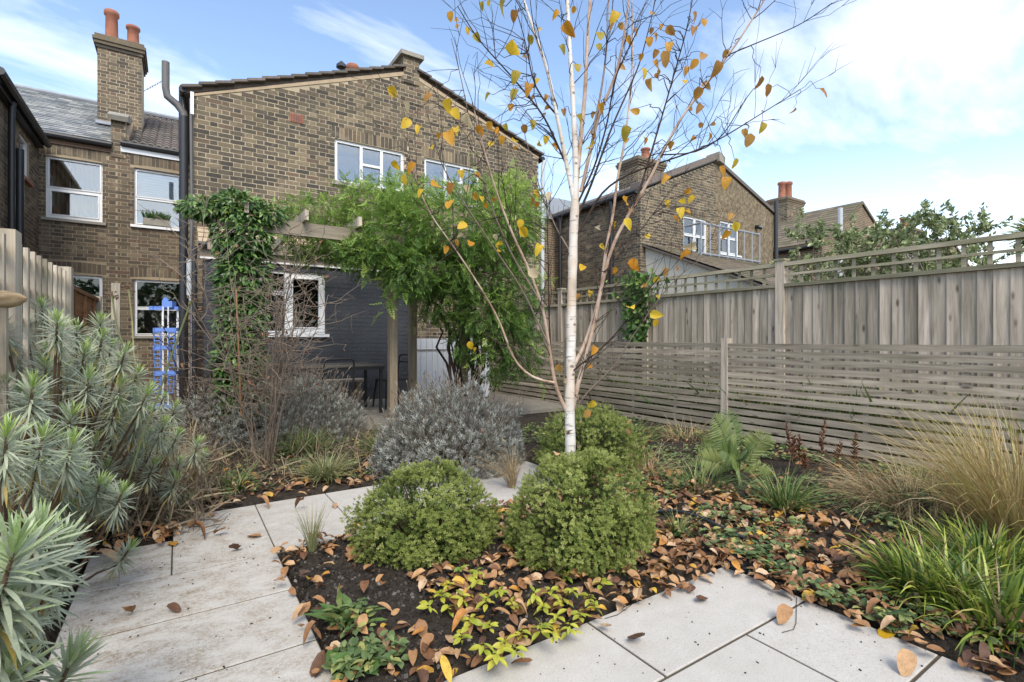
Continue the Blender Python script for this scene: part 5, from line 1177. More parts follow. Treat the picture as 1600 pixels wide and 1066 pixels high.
# bare twiggy shrub in front of the house
def twiggy(label, x, y, n, h, spread, mat, r0=0.012, seed=3, nb=6):
    t0 = thing('bare_shrub', label, 'shrub', (x, y, 0)); rs = np.random.default_rng(seed); tw = MB(); tips = []
    for k in range(n):
        az = rs.uniform(0, 6.28); s0 = np.array([x + 0.09 * math.cos(az), y + 0.09 * math.sin(az), 0]); L = h * rs.uniform(0.6, 1.05); sp = spread * rs.uniform(0.15, 1.0)
        e = np.array([x + sp * math.cos(az), y + sp * math.sin(az), L]); t = np.linspace(0, 1, 9)[:, None]; p = s0 + (e - s0) * t ** np.array([1.25, 1.25, 0.95]); p[1:] += rs.normal(size=(8, 3)) * 0.018
        m = MB(); m.tube(p, np.linspace(r0 * rs.uniform(0.7, 1.1), 0.0028, 9), 6); m.build('stem', mat, t0, smooth=True)
        for b in range(nb):
            i = rs.integers(2, 8); f = rs.random(); q = p[i] + (p[min(i + 1, 8)] - p[i]) * f; dv = unit(np.array([rs.normal(), rs.normal(), rs.uniform(0.1, 1.1)])); bl = rs.uniform(0.2, 0.6)
            c2 = q + np.cumsum(np.vstack([np.zeros(3), (dv + rs.normal(size=(5, 3)) * 0.25) * bl / 5]), 0); tw.tube(c2, np.linspace(0.0042, 0.0016, 6), 4, rs.random(), False)
            for b2 in range(3):
                j = rs.integers(1, 6); dv2 = unit(dv + rs.normal(size=3) * 0.7); l2 = rs.uniform(0.06, 0.24); c3 = c2[j] + np.cumsum(np.vstack([np.zeros(3), (dv2 + rs.normal(size=(3, 3)) * 0.2) * l2 / 3]), 0); tw.tube(c3, np.linspace(0.0024, 0.001, 4), 4, rs.random(), False); tips.append(c3[-1])
    tw.build('twig', mat, t0, 'stuff'); return t0, np.array(tips)
bs, tips = twiggy('tall bare multi-stemmed shrub of grey twigs in front of the house', *G(412, 722)[:2], 18, 2.35, 1.0, M['twig_grey'], 0.0075, 3, 13)
M['dead_leaf'] = LM('shrivelled_leaves', [(0, (0.16, 0.06, 0.04)), (1, (0.34, 0.17, 0.09))], 0.8, 0.2)
sel = tips[rng.random(len(tips)) < 0.14]; leaves('shrivelled_leaf', bs, M['dead_leaf'], grid_leaf(3, 0.5, 0.6, 0.8), sel, rng.normal(size=sel.shape) - (0, 0, 0.6), rng.uniform(0.025, 0.05, len(sel)), rng.random(len(sel)))
twiggy('small tangle of reddish bare twigs beside the blue airer', *P(318, 530, 5.6)[:2], 12, 1.5, 0.6, M['twig_dark'], 0.008, 9, 8)
cn = MB(); cn.tube([P(377, 650, 5.1), P(369, 455, 5.1)], 0.009, 6); tag(cn.build('bamboo_cane', plain_mat('cane', (0.34, 0.17, 0.08), 0.6), smooth=True), 'upright tan bamboo cane among the bare twigs', 'cane')
# ================================================================== birch
def birch_mat():
    t = NT('birch_bark'); v = t.coord('Object'); 
    mp = t.n.new('ShaderNodeMapping'); mp.inputs['Scale'].default_value = (9, 9, 60); t.l.new(v, mp.inputs[0]); len_ = t.noise(1.0, 3.0, 0.6, mp.outputs[0])
    n2 = t.noise(5.0, 4.0, 0.6, v); n3 = t.noise(2.3, 3.0, 0.6, v)
    col = t.mix(n2, (0.58, 0.54, 0.49), (0.8, 0.775, 0.73))
    col = t.mix(t.math('MULTIPLY', t.ramp(n3, [(0.46, (0, 0, 0)), (0.62, (1, 1, 1))]), 0.8), col, (0.52, 0.39, 0.26))
    col = t.mix(t.math('MULTIPLY', t.ramp(len_, [(0.58, (0, 0, 0)), (0.68, (1, 1, 1))]), 0.7), col, (0.17, 0.13, 0.1))
    vo = t.node('ShaderNodeTexVoronoi'); vo.inputs['Scale'].default_value = 1.0; m2 = t.n.new('ShaderNodeMapping'); m2.inputs['Scale'].default_value = (11, 11, 16); t.l.new(v, m2.inputs[0]); t.l.new(m2.outputs[0], vo.inputs['Vector'])
    col = t.mix(t.math('MULTIPLY', t.ramp(vo.outputs['Distance'], [(0.10, (1, 1, 1)), (0.2, (0, 0, 0))]), 0.75), col, (0.07, 0.055, 0.045))
    t.principled(col, 0.7, t.bump(len_, 0.3, 0.004), 0.25); return t.m
M['birch'] = birch_mat()
def limb_mat():
    t = NT('birch_limb'); v = t.coord('Object'); n = t.noise(9.0, 4.0, 0.6, v)
    t.principled(t.ramp(n, [(0.3, (0.2, 0.11, 0.075)), (0.5, (0.42, 0.3, 0.22)), (0.7, (0.55, 0.45, 0.37))]), 0.75, t.bump(n, 0.3, 0.004), 0.25); return t.m
M['limb'] = limb_mat()
ZT = 3.35
tb0 = P(893, 815, ZT)
bt = thing('birch_tree', 'young white-barked birch with scattered yellow and brown autumn leaves', 'tree', (tb0[0], tb0[1], 0))
LIMBS = [ # name, picture points of the axis, radius at both ends, lean in depth at the tip, material
 ('trunk', [(893, 819), (892, 730), (890, 640), (892, 560), (893, 480), (895, 400), (897, 340), (900, 295), (899, 240), (895, 150), (889, 60), (884, -60), (880, -160)], 0.054, 0.014, 0.0, 'birch'),
 ('limb', [(899, 300), (906, 230), (914, 150), (918, 60), (926, -60)], 0.019, 0.009, 0.15, 'limb'),
 ('limb', [(897, 315), (886, 260), (872, 190), (856, 110), (838, 60), (818, 0), (800, -60)], 0.017, 0.007, -0.2, 'birch'),
 ('limb', [(892, 655), (872, 620), (864, 585), (858, 545), (852, 500), (845, 470), (826, 420), (800, 365), (775, 300), (755, 230), (738, 160)], 0.015, 0.0035, -0.5, 'limb'),
 ('limb', [(866, 598), (840, 596), (815, 580), (798, 555), (788, 520), (775, 490), (745, 440), (712, 390), (668, 330), (650, 280), (640, 240)], 0.009, 0.0025, -0.4, 'limb'),
 ('limb', [(893, 648), (903, 600), (915, 555), (925, 520), (935, 470), (945, 425), (958, 380), (985, 330), (1010, 290), (1035, 240), (1060, 190), (1105, 130), (1150, 70), (1195, 0), (1215, -40)], 0.017, 0.004, -0.3, 'limb'),
 ('limb', [(894, 575), (912, 545), (925, 505), (940, 455), (944, 410), (950, 370), (960, 330), (962, 290), (975, 230), (985, 150), (990, 60), (985, -30)], 0.015, 0.004, 0.4, 'limb'),
 ('limb', [(897, 372), (918, 345), (925, 320), (950, 290), (985, 270), (1045, 250), (1090, 235), (1130, 215), (1170, 190), (1250, 140)], 0.009, 0.002, -0.35, 'twig_dark'),
 ('limb', [(908, 300), (935, 180), (962, 120), (975, 60), (985, -20)], 0.014, 0.006, -0.2, 'limb'),
 ('limb', [(926, 210), (940, 140), (948, 80), (950, 0), (955, -40)], 0.009, 0.004, 0.3, 'twig_grey'),
 ('limb', [(862, 585), (858, 500), (857, 440), (856, 380), (854, 310)], 0.007, 0.003, -0.1, 'twig_dark'),
 ('limb', [(898, 640), (915, 615), (935, 595), (960, 575), (985, 530), (1020, 480), (1050, 440), (1095, 405)], 0.0065, 0.002, -0.4, 'twig_grey'),
 ('limb', [(882, 592), (905, 570), (935, 550), (965, 520), (1000, 470), (1040, 420)], 0.006, 0.002, -0.6, 'twig_dark'),
 ('limb', [(858, 540), (815, 450), (760, 370), (720, 310), (690, 260), (665, 170)], 0.007, 0.002, -0.7, 'twig_grey'),
 ('limb', [(850, 480), (800, 400), (770, 330), (755, 280), (740, 220), (720, 120), (705, 60)], 0.007, 0.002, -0.3, 'twig_grey'),
 ('limb', [(886, 260), (850, 180), (800, 120), (745, 60), (715, 10)], 0.008, 0.0025, -0.5, 'twig_dark'),
 ('limb', [(870, 180), (835, 140), (820, 60), (805, 10)], 0.007, 0.003, 0.3, 'twig_dark'),
 ('limb', [(990, 325), (1005, 280), (1035, 180), (1055, 110), (1075, 40), (1085, -20)], 0.008, 0.003, 0.2, 'twig_dark'),
 ('limb', [(1140, 85), (1200, 60), (1250, 40), (1300, 5)], 0.004, 0.002, -0.5, 'twig_dark'),
 ('limb', [(1035, 242), (1090, 240), (1130, 215), (1160, 160), (1178, 138)], 0.005, 0.0018, -0.5, 'twig_dark'),
 ('limb', [(896, 350), (920, 300), (955, 200), (1000, 100), (1020, 20), (1030, -30)], 0.010, 0.003, 0.5, 'twig_dark'),
 ('limb', [(945, 425), (975, 390), (1010, 350), (1030, 320), (1055, 290)], 0.006, 0.002, 0.3, 'twig_dark'),
 ('limb', [(895, 400), (870, 360), (845, 300), (830, 250), (815, 190)], 0.007, 0.002, 0.4, 'twig_grey'),
 ('limb', [(897, 330), (930, 260), (950, 190), (960, 120), (1000, 40)], 0.008, 0.003, -0.4, 'twig_dark'),
]
SK = []
LZ = []
def limb_z(i, t): return LZ[i](t)
zstart = {4: (3, 0.15), 10: (3, 0.1), 13: (3, 0.25), 14: (3, 0.4), 15: (2, 0.1), 16: (2, 0.3), 17: (5, 0.45), 18: (5, 0.85), 19: (5, 0.6), 9: (8, 0.5), 21: (5, 0.35)}
for i, (nm, pp, ra, rb, dz, mt) in enumerate(LIMBS):
    z0 = ZT if i not in zstart else LZ[zstart[i][0]](zstart[i][1])
    f = (lambda z0_, d_: (lambda t: z0_ + d_ * t ** 1.3))(z0, dz); LZ.append(f)
    pp = np.array(pp, float); seg = np.r_[0, np.cumsum(np.hypot(*np.diff(pp, axis=0).T))]; n = max(8, int(seg[-1] / 16)); tt = np.linspace(0, seg[-1], n)
    # smooth the measured axis
    qx = np.interp(tt, seg, pp[:, 0]); qy = np.interp(tt, seg, pp[:, 1])
    for _ in range(2):
        qx[1:-1] = (qx[:-2] + 2 * qx[1:-1] + qx[2:]) / 4; qy[1:-1] = (qy[:-2] + 2 * qy[1:-1] + qy[2:]) / 4
    pts = np.array([P(a, b, f(t)) for a, b, t in zip(qx, qy, tt / seg[-1])])
    rad = ra + (rb - ra) * (tt / seg[-1]) ** 0.8
    if i == 0: rad = np.interp(tt / seg[-1], [0, 0.06, 0.2, 0.5, 0.55, 0.75, 1], [0.043, 0.037, 0.033, 0.029, 0.020, 0.014, 0.008])
    rad = rad * (1 + 0.04 * rng.normal(size=n)) if i == 0 else rad
    m = MB(); m.tube(pts, rad, 12 if i == 0 else 8); o = m.build(nm, M[mt], bt, smooth=True)
    for p, r_ in zip(pts[2:], rad[2:]): SK.append((*p, r_))
SK = np.array(SK)
# peeling cream bark curls on the trunk
for (px_, py_, s_) in ((884, 600, 0.05), (905, 660, 0.04), (884, 680, 0.05), (902, 700, 0.05), (905, 625, 0.035), (880, 720, 0.05)):
    c2 = np.array(P(px_, py_, ZT - 0.045)); V, F_ = grid_leaf(4, 0.6, 0.9, 0.8, wav=0.03, seed=int(px_)); Rm = frames(np.array([[0.3 * rng.normal(), 0.3 * rng.normal(), 1.0]]))[0]
    V = V @ Rm.T * s_; obj('bark_curl', mesh_np('bark_curl', V, F_, None, True), bt, c2, M['fillet'])
# leaves: (x, y, length px, tone)
LV = []
for z_, ox, oy, sc, L in (('A', 680, 0, 2.539, [(60,65,40,'o'),(82,78,20,'o'),(88,102,22,'b'),(131,122,32,'y'),(166,150,40,'g'),(184,22,30,'g'),(211,14,26,'y'),(262,28,55,'g'),(212,250,45,'y'),(315,193,75,'y'),(315,65,45,'b'),(318,303,55,'g'),(402,320,30,'y'),(412,120,35,'p'),(378,160,40,'g'),(355,228,22,'b'),(300,425,35,'o'),(312,370,50,'g'),(206,380,32,'g'),(370,345,50,'o'),(440,385,28,'o'),(385,390,30,'b'),(480,54,35,'o'),(550,40,28,'o'),(526,114,60,'o'),(505,190,35,'g'),(565,268,40,'g'),(655,140,50,'g'),(650,185,35,'g'),(697,112,45,'b'),(712,65,55,'y'),(740,105,35,'b'),(768,160,38,'o'),(797,126,32,'o'),(818,230,32,'o'),(738,264,35,'b'),(858,122,25,'b'),(862,52,38,'b'),(897,107,28,'o'),(850,165,40,'o'),(876,145,30,'b'),(932,122,45,'b'),(927,182,45,'o'),(912,235,65,'b'),(875,215,35,'b'),(830,290,45,'y'),(848,328,45,'b'),(885,295,45,'b'),(875,248,30,'o'),(1032,68,45,'o'),(1067,88,35,'o'),(1027,110,40,'b'),(1063,222,45,'b'),(1027,255,45,'o'),(998,275,32,'o'),(1152,214,35,'b'),(1118,272,65,'b'),(990,323,30,'y'),(1076,338,40,'b'),(1042,372,55,'b'),(1050,433,42,'b'),(1010,430,30,'b'),(1285,330,55,'b'),(1320,358,50,'b'),(1543,367,50,'b'),(1420,442,32,'b'),(1300,503,45,'g'),(1228,528,38,'b'),(1245,557,55,'b'),(1108,488,30,'b'),(1053,498,28,'b'),(1026,547,28,'o'),(1092,541,32,'o'),(1188,650,45,'y'),(938,580,38,'o'),(835,552,32,'o'),(758,558,25,'o'),(756,525,55,'g'),(794,442,38,'o'),(660,430,45,'o'),(626,452,30,'b'),(572,472,40,'g'),(625,535,35,'b'),(620,578,42,'y'),(510,445,30,'b'),(443,428,28,'b'),(430,456,22,'b'),(388,490,40,'g'),(354,512,38,'b'),(440,552,35,'y'),(415,570,30,'y'),(475,582,35,'o')]),
    ('B', 640, 260, 3.95, [(160,110,100,'o'),(245,230,90,'o'),(255,138,75,'b'),(320,48,60,'y'),(355,140,55,'p'),(65,160,60,'y'),(405,190,60,'o'),(450,200,45,'y'),(470,245,45,'o'),(525,200,45,'b'),(420,55,40,'o'),(325,365,75,'y'),(310,432,65,'p'),(290,468,40,'o'),(378,475,65,'o'),(225,512,50,'o'),(530,435,40,'p'),(563,470,50,'y'),(540,510,55,'y'),(683,355,60,'y'),(703,408,80,'y'),(797,505,70,'y'),(765,662,80,'p'),(860,175,65,'p'),(780,160,50,'y'),(755,215,50,'b'),(785,238,40,'o'),(1330,215,75,'o'),(1365,265,50,'o'),(1350,355,80,'y'),(1170,378,45,'p'),(1190,495,45,'y'),(1260,362,50,'y'),(1065,622,65,'y'),(1265,648,45,'o'),(1380,605,75,'o'),(1470,430,50,'y'),(1115,785,45,'y'),(1365,862,80,'y'),(1520,915,75,'y'),(1520,968,65,'y'),(1520,700,50,'y'),(1535,808,35,'y'),(1450,740,45,'b'),(1040,800,30,'o')]),
    ('C', 580, 60, 3.95, [(130,335,75,'y'),(222,420,80,'p'),(215,525,85,'y'),(293,562,65,'y'),(350,355,70,'b'),(485,420,100,'y'),(520,465,80,'y'),(590,505,80,'p'),(480,600,110,'o'),(522,560,55,'y'),(420,605,45,'o'),(370,675,60,'y'),(670,570,70,'o'),(730,540,60,'o'),(765,575,75,'o'),(740,650,55,'y'),(805,628,60,'o'),(828,545,45,'g'),(880,627,40,'y'),(888,678,40,'o'),(150,785,65,'y'),(205,875,70,'y'),(245,795,80,'o'),(655,845,45,'o')]),
    ('D', 880, 180, 3.95, [(985,345,75,'o'),(1005,410,80,'o'),(725,595,70,'y'),(643,540,50,'y'),(730,535,60,'y'),(770,470,50,'o'),(793,520,55,'y'),(770,600,45,'o'),(700,640,55,'o'),(635,385,60,'o'),(1003,745,85,'o'),(1065,690,70,'y'),(1035,620,60,'b'),(750,865,80,'o'),(795,810,75,'p'),(705,940,45,'o'),(520,745,50,'y'),(435,920,80,'o'),(318,960,45,'o'),(630,970,65,'b'),(420,585,50,'o')]),
    ('E', 0, 0, 1.0, [(929,546,17,'o'),(875,576,16,'b'),(925,632,15,'y'),(735,540,14,'y'),(742,548,12,'y'),(922,572,10,'o'),(917,647,18,'b')])):
    LV += [(ox + a / sc, oy + b / sc, c2 / sc, t) for a, b, c2, t in L]
TONE = {}
for k, st in {'y': [(0, (0.72, 0.45, 0.025)), (1, (0.86, 0.62, 0.06))], 'o': [(0, (0.55, 0.24, 0.02)), (1, (0.72, 0.38, 0.045))], 'b': [(0, (0.42, 0.2, 0.045)), (1, (0.58, 0.33, 0.09))], 'g': [(0, (0.4, 0.32, 0.04)), (1, (0.55, 0.42, 0.06))], 'p': [(0, (0.62, 0.5, 0.28)), (1, (0.72, 0.6, 0.4))]}.items():
    TONE[k] = LM('birch_leaf_' + {'y': 'yellow', 'o': 'orange', 'b': 'brown', 'g': 'olive', 'p': 'pale'}[k], st, 0.5, 0.48)
LMESH = {}
for k in TONE:
    for s in range(4):
        V, F_ = grid_leaf(6, 0.74, 0.25 + 0.25 * s, (0.15, 0.45, 0.7, 0.3)[s], 0.36, 0.018, seed=s, rnd_=0.62); me_ = mesh_np('leaf', V, F_, None, True); me_.materials.append(TONE[k]); LMESH[k, s] = me_
twg = MB()
for (lx, ly, lp_, tn) in LV:
    real = 0.072 * rng.uniform(0.85, 1.15); z_ = min(max(real * 0.85 * FPX / max(lp_, 9.0), 1.9), 3.9); q = np.array(P(lx, ly, ZT)); dist = np.linalg.norm(SK[:, :3] - q, axis=1) + 0.25 * np.maximum(SK[:, 2] - q[2] + 0.05, 0) + (SK[:, 3] > 0.02) * 0.15
    j = int(np.argmin(dist)); zs = float(SK[j, 0] * _s + SK[j, 1] * _c); z_ = zs + np.clip(z_ - zs, -0.6, 0.5) * 0.75
    c2 = np.array(P(lx, ly, z_)); size = max(lp_, 9) / FPX * z_ * 0.98
    a = SK[j, :3]; twg.tube(curve(a, c2 + (0, 0, 0.02), 0.03 * rng.normal() + 0.02, 0.012, 6), np.linspace(min(SK[j, 3] * 0.7, 0.0035), 0.0011, 6), 5, 0, False)
    dv = np.array([rng.normal() * 0.6, rng.normal() * 0.6, -0.75 + 0.4 * rng.normal()]); Mx = Matrix(frames(dv[None], np.array([-_s, -_c, 0.4]))[0])
    o = obj('leaf', LMESH[tn, rng.integers(4)], bt, c2 - unit(dv) * size * 0.5); o.rotation_euler = Mx.to_euler(); o.scale = (size,) * 3
twg.build('leaf_twig', M['twig_dark'], bt, 'stuff')
# fine bare twigs along the limbs, upright and whippy
tw = MB(); fine = SK[SK[:, 3] < 0.026]
for k in range(270):
    b = fine[rng.integers(len(fine))]; q = b[:3]; away = q - np.array([tb0[0], tb0[1], q[2]]); dv = unit(unit(away) * rng.uniform(0.1, 0.8) + np.array([0, 0, rng.uniform(0.4, 1.2)]) + rng.normal(size=3) * 0.35); L_ = rng.uniform(0.12, 0.55)
    c2 = q + np.cumsum(np.vstack([np.zeros(3), (dv + rng.normal(size=(6, 3)) * 0.12) * L_ / 6]), 0); tw.tube(c2, np.linspace(min(0.0034, b[3] * 0.6), 0.0010, 7), 4, rng.random(), False)
    for b2 in range(2):
        i = rng.integers(2, 7); dv2 = unit(dv + rng.normal(size=3) * 0.5); tw.tube(np.array([c2[i], c2[i] + dv2 * 0.05 + (0, 0, 0.005), c2[i] + dv2 * rng.uniform(0.07, 0.2)]), [0.0016, 0.0013, 0.0008], 4, rng.random(), False)
tw.build('fine_twig', M['twig_dark'], bt, 'stuff')

# ================================================================== right-hand bed
M['fern'] = LM('fern_fronds', [(0, (0.08, 0.13, 0.035)), (0.6, (0.16, 0.22, 0.065)), (1, (0.26, 0.3, 0.1))], 0.55, 0.3)
fx, fy, _ = G(1150, 742); fn = thing('fern', 'upright pale green fern in front of the slatted fence', 'fern', (fx, fy, 0))
FR = [((1110, 640), 4.25), ((1135, 630), 4.6), ((1205, 665), 4.4), ((1085, 705), 4.2), ((1170, 690), 4.1), ((1120, 690), 4.0), ((1195, 715), 4.5), ((1215, 735), 4.2), ((1060, 720), 4.6), ((1150, 725), 3.8), ((1100, 670), 4.7)]
for (tip, z_) in FR:
    a = np.array([fx + rng.normal() * 0.04, fy + rng.normal() * 0.04, 0.02]); b = np.array(P(tip[0] * 0.85 + 1150 * 0.15, tip[1] + 12, z_)); n = 25; t = np.linspace(0, 1, n)[:, None]; mid = a + (b - a) * np.array([0.3, 0.3, 0.62]) ; p = (1 - t) ** 2 * a + 2 * t * (1 - t) * mid + t * t * b
    m = MB(); m.tube(p, np.linspace(0.004, 0.001, n), 4, 0, False); fr = m.build('frond_stalk', M['fern'], fn)
    T_ = unit(np.gradient(p, axis=0)); sd = unit(np.cross(T_, np.array([-_s, -_c, 0.3]))); i0 = np.arange(5, n); ln = 0.13 * np.sin(np.pi * np.clip((i0 - 3) / (n - 2.5), 0, 1)) ** 0.8 + 0.012
    PIN_ = strip_leaf(4, 0.15, 0.35, 0.25); LO = []; LD = []; LN = []
    for i, l_ in zip(i0, ln):
        for s in (-1, 1): LO.append(p[i] + T_[i] * 0.004 * s); LD.append(sd[i] * s * 0.9 + T_[i] * 0.5 + np.array([0, 0, -0.12])); LN.append(l_)
    V, F_, r_ = scatter(PIN_, frames(np.array(LD), np.array([-_s, -_c, 0.45])), np.array(LO), np.array(LN), np.full(len(LO), rng.random())); meshobj('frond', V, F_, r_, fn, M['fern'])
M['astilbe'] = LM('astilbe_seed', [(0, (0.07, 0.025, 0.014)), (1, (0.2, 0.08, 0.04))], 0.85, 0.1)
ASL = ['tallest rust-brown astilbe seed spike in the middle of the group', 'rust-brown astilbe spike standing nearest the golden grass', 'forked rust-brown astilbe spike between the two tallest', 'slender rust-brown astilbe spike closest to the fern', 'rust-brown astilbe spike second from the fern', 'thin rust-brown astilbe spike third from the fern', 'short rust-brown astilbe spike low in the group']
for lab, (px_, ty_, by_, z_) in zip(ASL, [(1288, 655, 750, 4.3), (1337, 678, 770, 4.1), (1314, 692, 745, 4.35), (1229, 662, 742, 4.4), (1241, 682, 748, 4.4), (1249, 680, 745, 4.45), (1257, 706, 745, 4.3)]):
    t1 = np.array(P(px_, ty_, z_)); t0_ = np.array([t1[0] + rng.normal() * 0.03, t1[1] + rng.normal() * 0.03, 0.0]); t0 = thing('astilbe', lab, 'astilbe', t0_, 'astilbe seed spikes by the fence')
    m = MB(); m.tube(curve(t0_, t1, 0, 0.006, 6), np.linspace(0.004, 0.0015, 6), 5); m.build('stalk', M['stem_brown'], t0)
    m = MB(); L_ = min(t1[2] * 0.62, 0.36)
    for k in range(42):
        f = (k / 42) ** 0.9; b = t1 + (t0_ - t1) / np.linalg.norm(t0_ - t1) * f * L_; ln = 0.012 + 0.05 * f * (1 - 0.5 * f) * rng.uniform(0.6, 1.3); az = rng.uniform(0, 6.28); e = b + np.array([math.cos(az) * ln, math.sin(az) * ln, ln * 0.9])
        m.tube(np.array([b, (b + e) / 2 + rng.normal(size=3) * 0.002, e]), [0.0035, 0.0062, 0.0025], 4, rng.random(), False)
    m.build('seed_spike', M['astilbe'], t0)
# yellow-green whorled ground plants in front of the clipped shrubs
M['whorl'] = LM('yellow_green_leaves', [(0, (0.12, 0.2, 0.035)), (0.4, (0.3, 0.36, 0.045)), (0.75, (0.48, 0.47, 0.06)), (1, (0.6, 0.52, 0.09))], 0.4, 0.3, use_attr_only=True)
WL = [(700, 912), (722, 930), (745, 905), (700, 945), (735, 965), (765, 975), (720, 990), (755, 1005), (790, 1000), (800, 940), (835, 925), (850, 945), (870, 960), (845, 975), (815, 985), (880, 935), (895, 920), (905, 955), (890, 975), (780, 920), (760, 935), (830, 865), (845, 880), (860, 855), (885, 895), (920, 930), (940, 905), (720, 885), (745, 890), (690, 925), (865, 985), (805, 1012), (775, 1022), (930, 945), (670, 945), (860, 920)]
PL = [('yellow-green leafy sprig plant beside the dark soil', lambda q: q[0] < 750 and q[1] < 955), ('yellow-green sprig plant nearest the paving edge', lambda q: q[1] >= 985), ('green sprig plant under the taller clipped shrub', lambda q: q[1] < 902), ('bright yellow sprig plant in the middle of the leaf litter', lambda q: q[0] < 850), ('yellow sprig plant below the taller clipped shrub, towards the hose', lambda q: True)]
WLEAF = grid_leaf(4, 0.46, 0.3, 0.35, 0.55)
used = set()
for lab, test in PL:
    grp = [q for q in WL if q not in used and test(q)]; used |= set(grp)
    if not grp: continue
    c2 = np.mean([G(*q) for q in grp], 0); t0 = thing('ground_sprig', lab, 'plant', (c2[0], c2[1], 0), 'yellow-green sprig plants in the bed')
    for q in grp:
        h = rng.uniform(0.06, 0.13); top = np.array(P(q[0], q[1], (CAM_H - h) * FPX / (q[1] - 530))); rt = np.array([top[0] + rng.normal() * 0.03, max(top[1] + 0.03 + abs(rng.normal()) * 0.04, 1.655), 0.0])
        m = MB(); m.tube(curve(rt, top, 0.0, 0.006, 5), 0.0022, 5); m.build('stem', M['vine_stem'], t0)
        n = rng.integers(6, 10); az = np.arange(n) * 2.4 + rng.uniform(0, 6); el = rng.uniform(-0.25, 0.6, n); d_ = np.stack([np.cos(az) * np.cos(el), np.sin(az) * np.cos(el), np.sin(el)], -1)
        tone = 0.15 + 0.75 * rng.random(); green = q[1] < 902
        leaves('leaf_whorl', t0, M['whorl'], WLEAF, np.repeat(top[None], n, 0) - np.outer(np.arange(n), (0, 0, 0.004)), d_, rng.uniform(0.032, 0.056, n), np.clip((0.05 if green else 0.4) + 0.5 * rng.random(n), 0, 0.99), roll=(0, 0, 1), kind=None)
# low weeds and ground leaves: uncountable green ground cover
M['weed'] = LM('weed_leaves', [(0, (0.07, 0.12, 0.045)), (0.6, (0.15, 0.21, 0.08)), (0.85, (0.25, 0.3, 0.11)), (1, (0.42, 0.4, 0.12))], 0.5, 0.25)
n = 3200; wx = rng.uniform(2.45, 5.4, n); wy = rng.uniform(0.5, 5.5, n); keep = (noise2(wx, wy, 4.5, 21) > -0.08); wx, wy = wx[keep], wy[keep]
n2 = 500; wx = np.r_[wx, rng.uniform(-0.3, 2.6, n2)]; wy = np.r_[wy, rng.uniform(4.2, 6.2, n2)]
n3 = 160; a3 = [G(*q) for q in [(540, 985), (555, 1000), (560, 1050), (600, 1040), (530, 1060), (1180, 880), (1220, 900), (1260, 930), (1300, 950), (1380, 985), (290, 800), (230, 810)]]; a3 = np.array(a3)[rng.integers(12, size=n3)]; wx = np.r_[wx, a3[:, 0] + rng.normal(size=n3) * 0.035]; wy = np.r_[wy, a3[:, 1] + rng.normal(size=n3) * 0.035]
ok = ~in_paving(wx, wy, -0.02); wx, wy = wx[ok], wy[ok]; k = 5
loc = np.repeat(np.stack([wx, wy, soil_h(wx, wy) + 0.01 + 0.05 * rng.random(len(wx))], -1), k, 0); az = rng.uniform(0, 6.28, len(loc)); d_ = np.stack([np.cos(az), np.sin(az), rng.uniform(0.1, 0.9, len(loc))], -1); loc = loc + d_ * 0.012
o = leaves('ground_cover', None, M['weed'], grid_leaf(3, 0.62, 0.25, 0.4, 0.5), loc, d_, np.repeat(rng.uniform(0.018, 0.05, len(wx)), k), rng.random(len(loc)), roll=(0, 0, 1)); tag(o, 'low green weeds and creeping ground cover in the beds', 'ground cover')
# broad-leaved plants by the left path edge
M['broad'] = LM('broad_leaves', [(0, (0.04, 0.1, 0.025)), (1, (0.12, 0.22, 0.05))], 0.4, 0.25)
for lab, q, n in (('broad green leafy plant by the path under the spurge', (238, 822), 16), ('broad green leafy plant beside the tan dry grass', (275, 806), 12), ('upright green dandelion-like plant in the dark soil', (545, 985), 18), ('small round-leaved plant near the paving corner', (560, 1040), 16)):
    c2 = np.array(G(*q)); t0 = thing('broadleaf_plant', lab, 'plant', (c2[0], c2[1], 0)); up = 'dandelion' in lab
    az = rng.uniform(0, 6.28, n); el = rng.uniform(0.5, 1.2, n) if up else rng.uniform(0.1, 0.7, n); d_ = np.stack([np.cos(az) * np.cos(el), np.sin(az) * np.cos(el), np.sin(el)], -1)
    loc = c2 + d_ * 0.02 + np.stack([rng.normal(size=n) * 0.03, rng.normal(size=n) * 0.03, np.full(n, 0.02)], -1)
    leaves('leaf', t0, M['grass_green'] if up else M['broad'], grid_leaf(5, 0.28 if up else 0.8, 0.3, 0.4, 0.55, 0.02), loc, d_, rng.uniform(0.08, 0.14, n) if up else rng.uniform(0.045, 0.085, n), rng.random(n), roll=(0, 0, 1), kind=None)

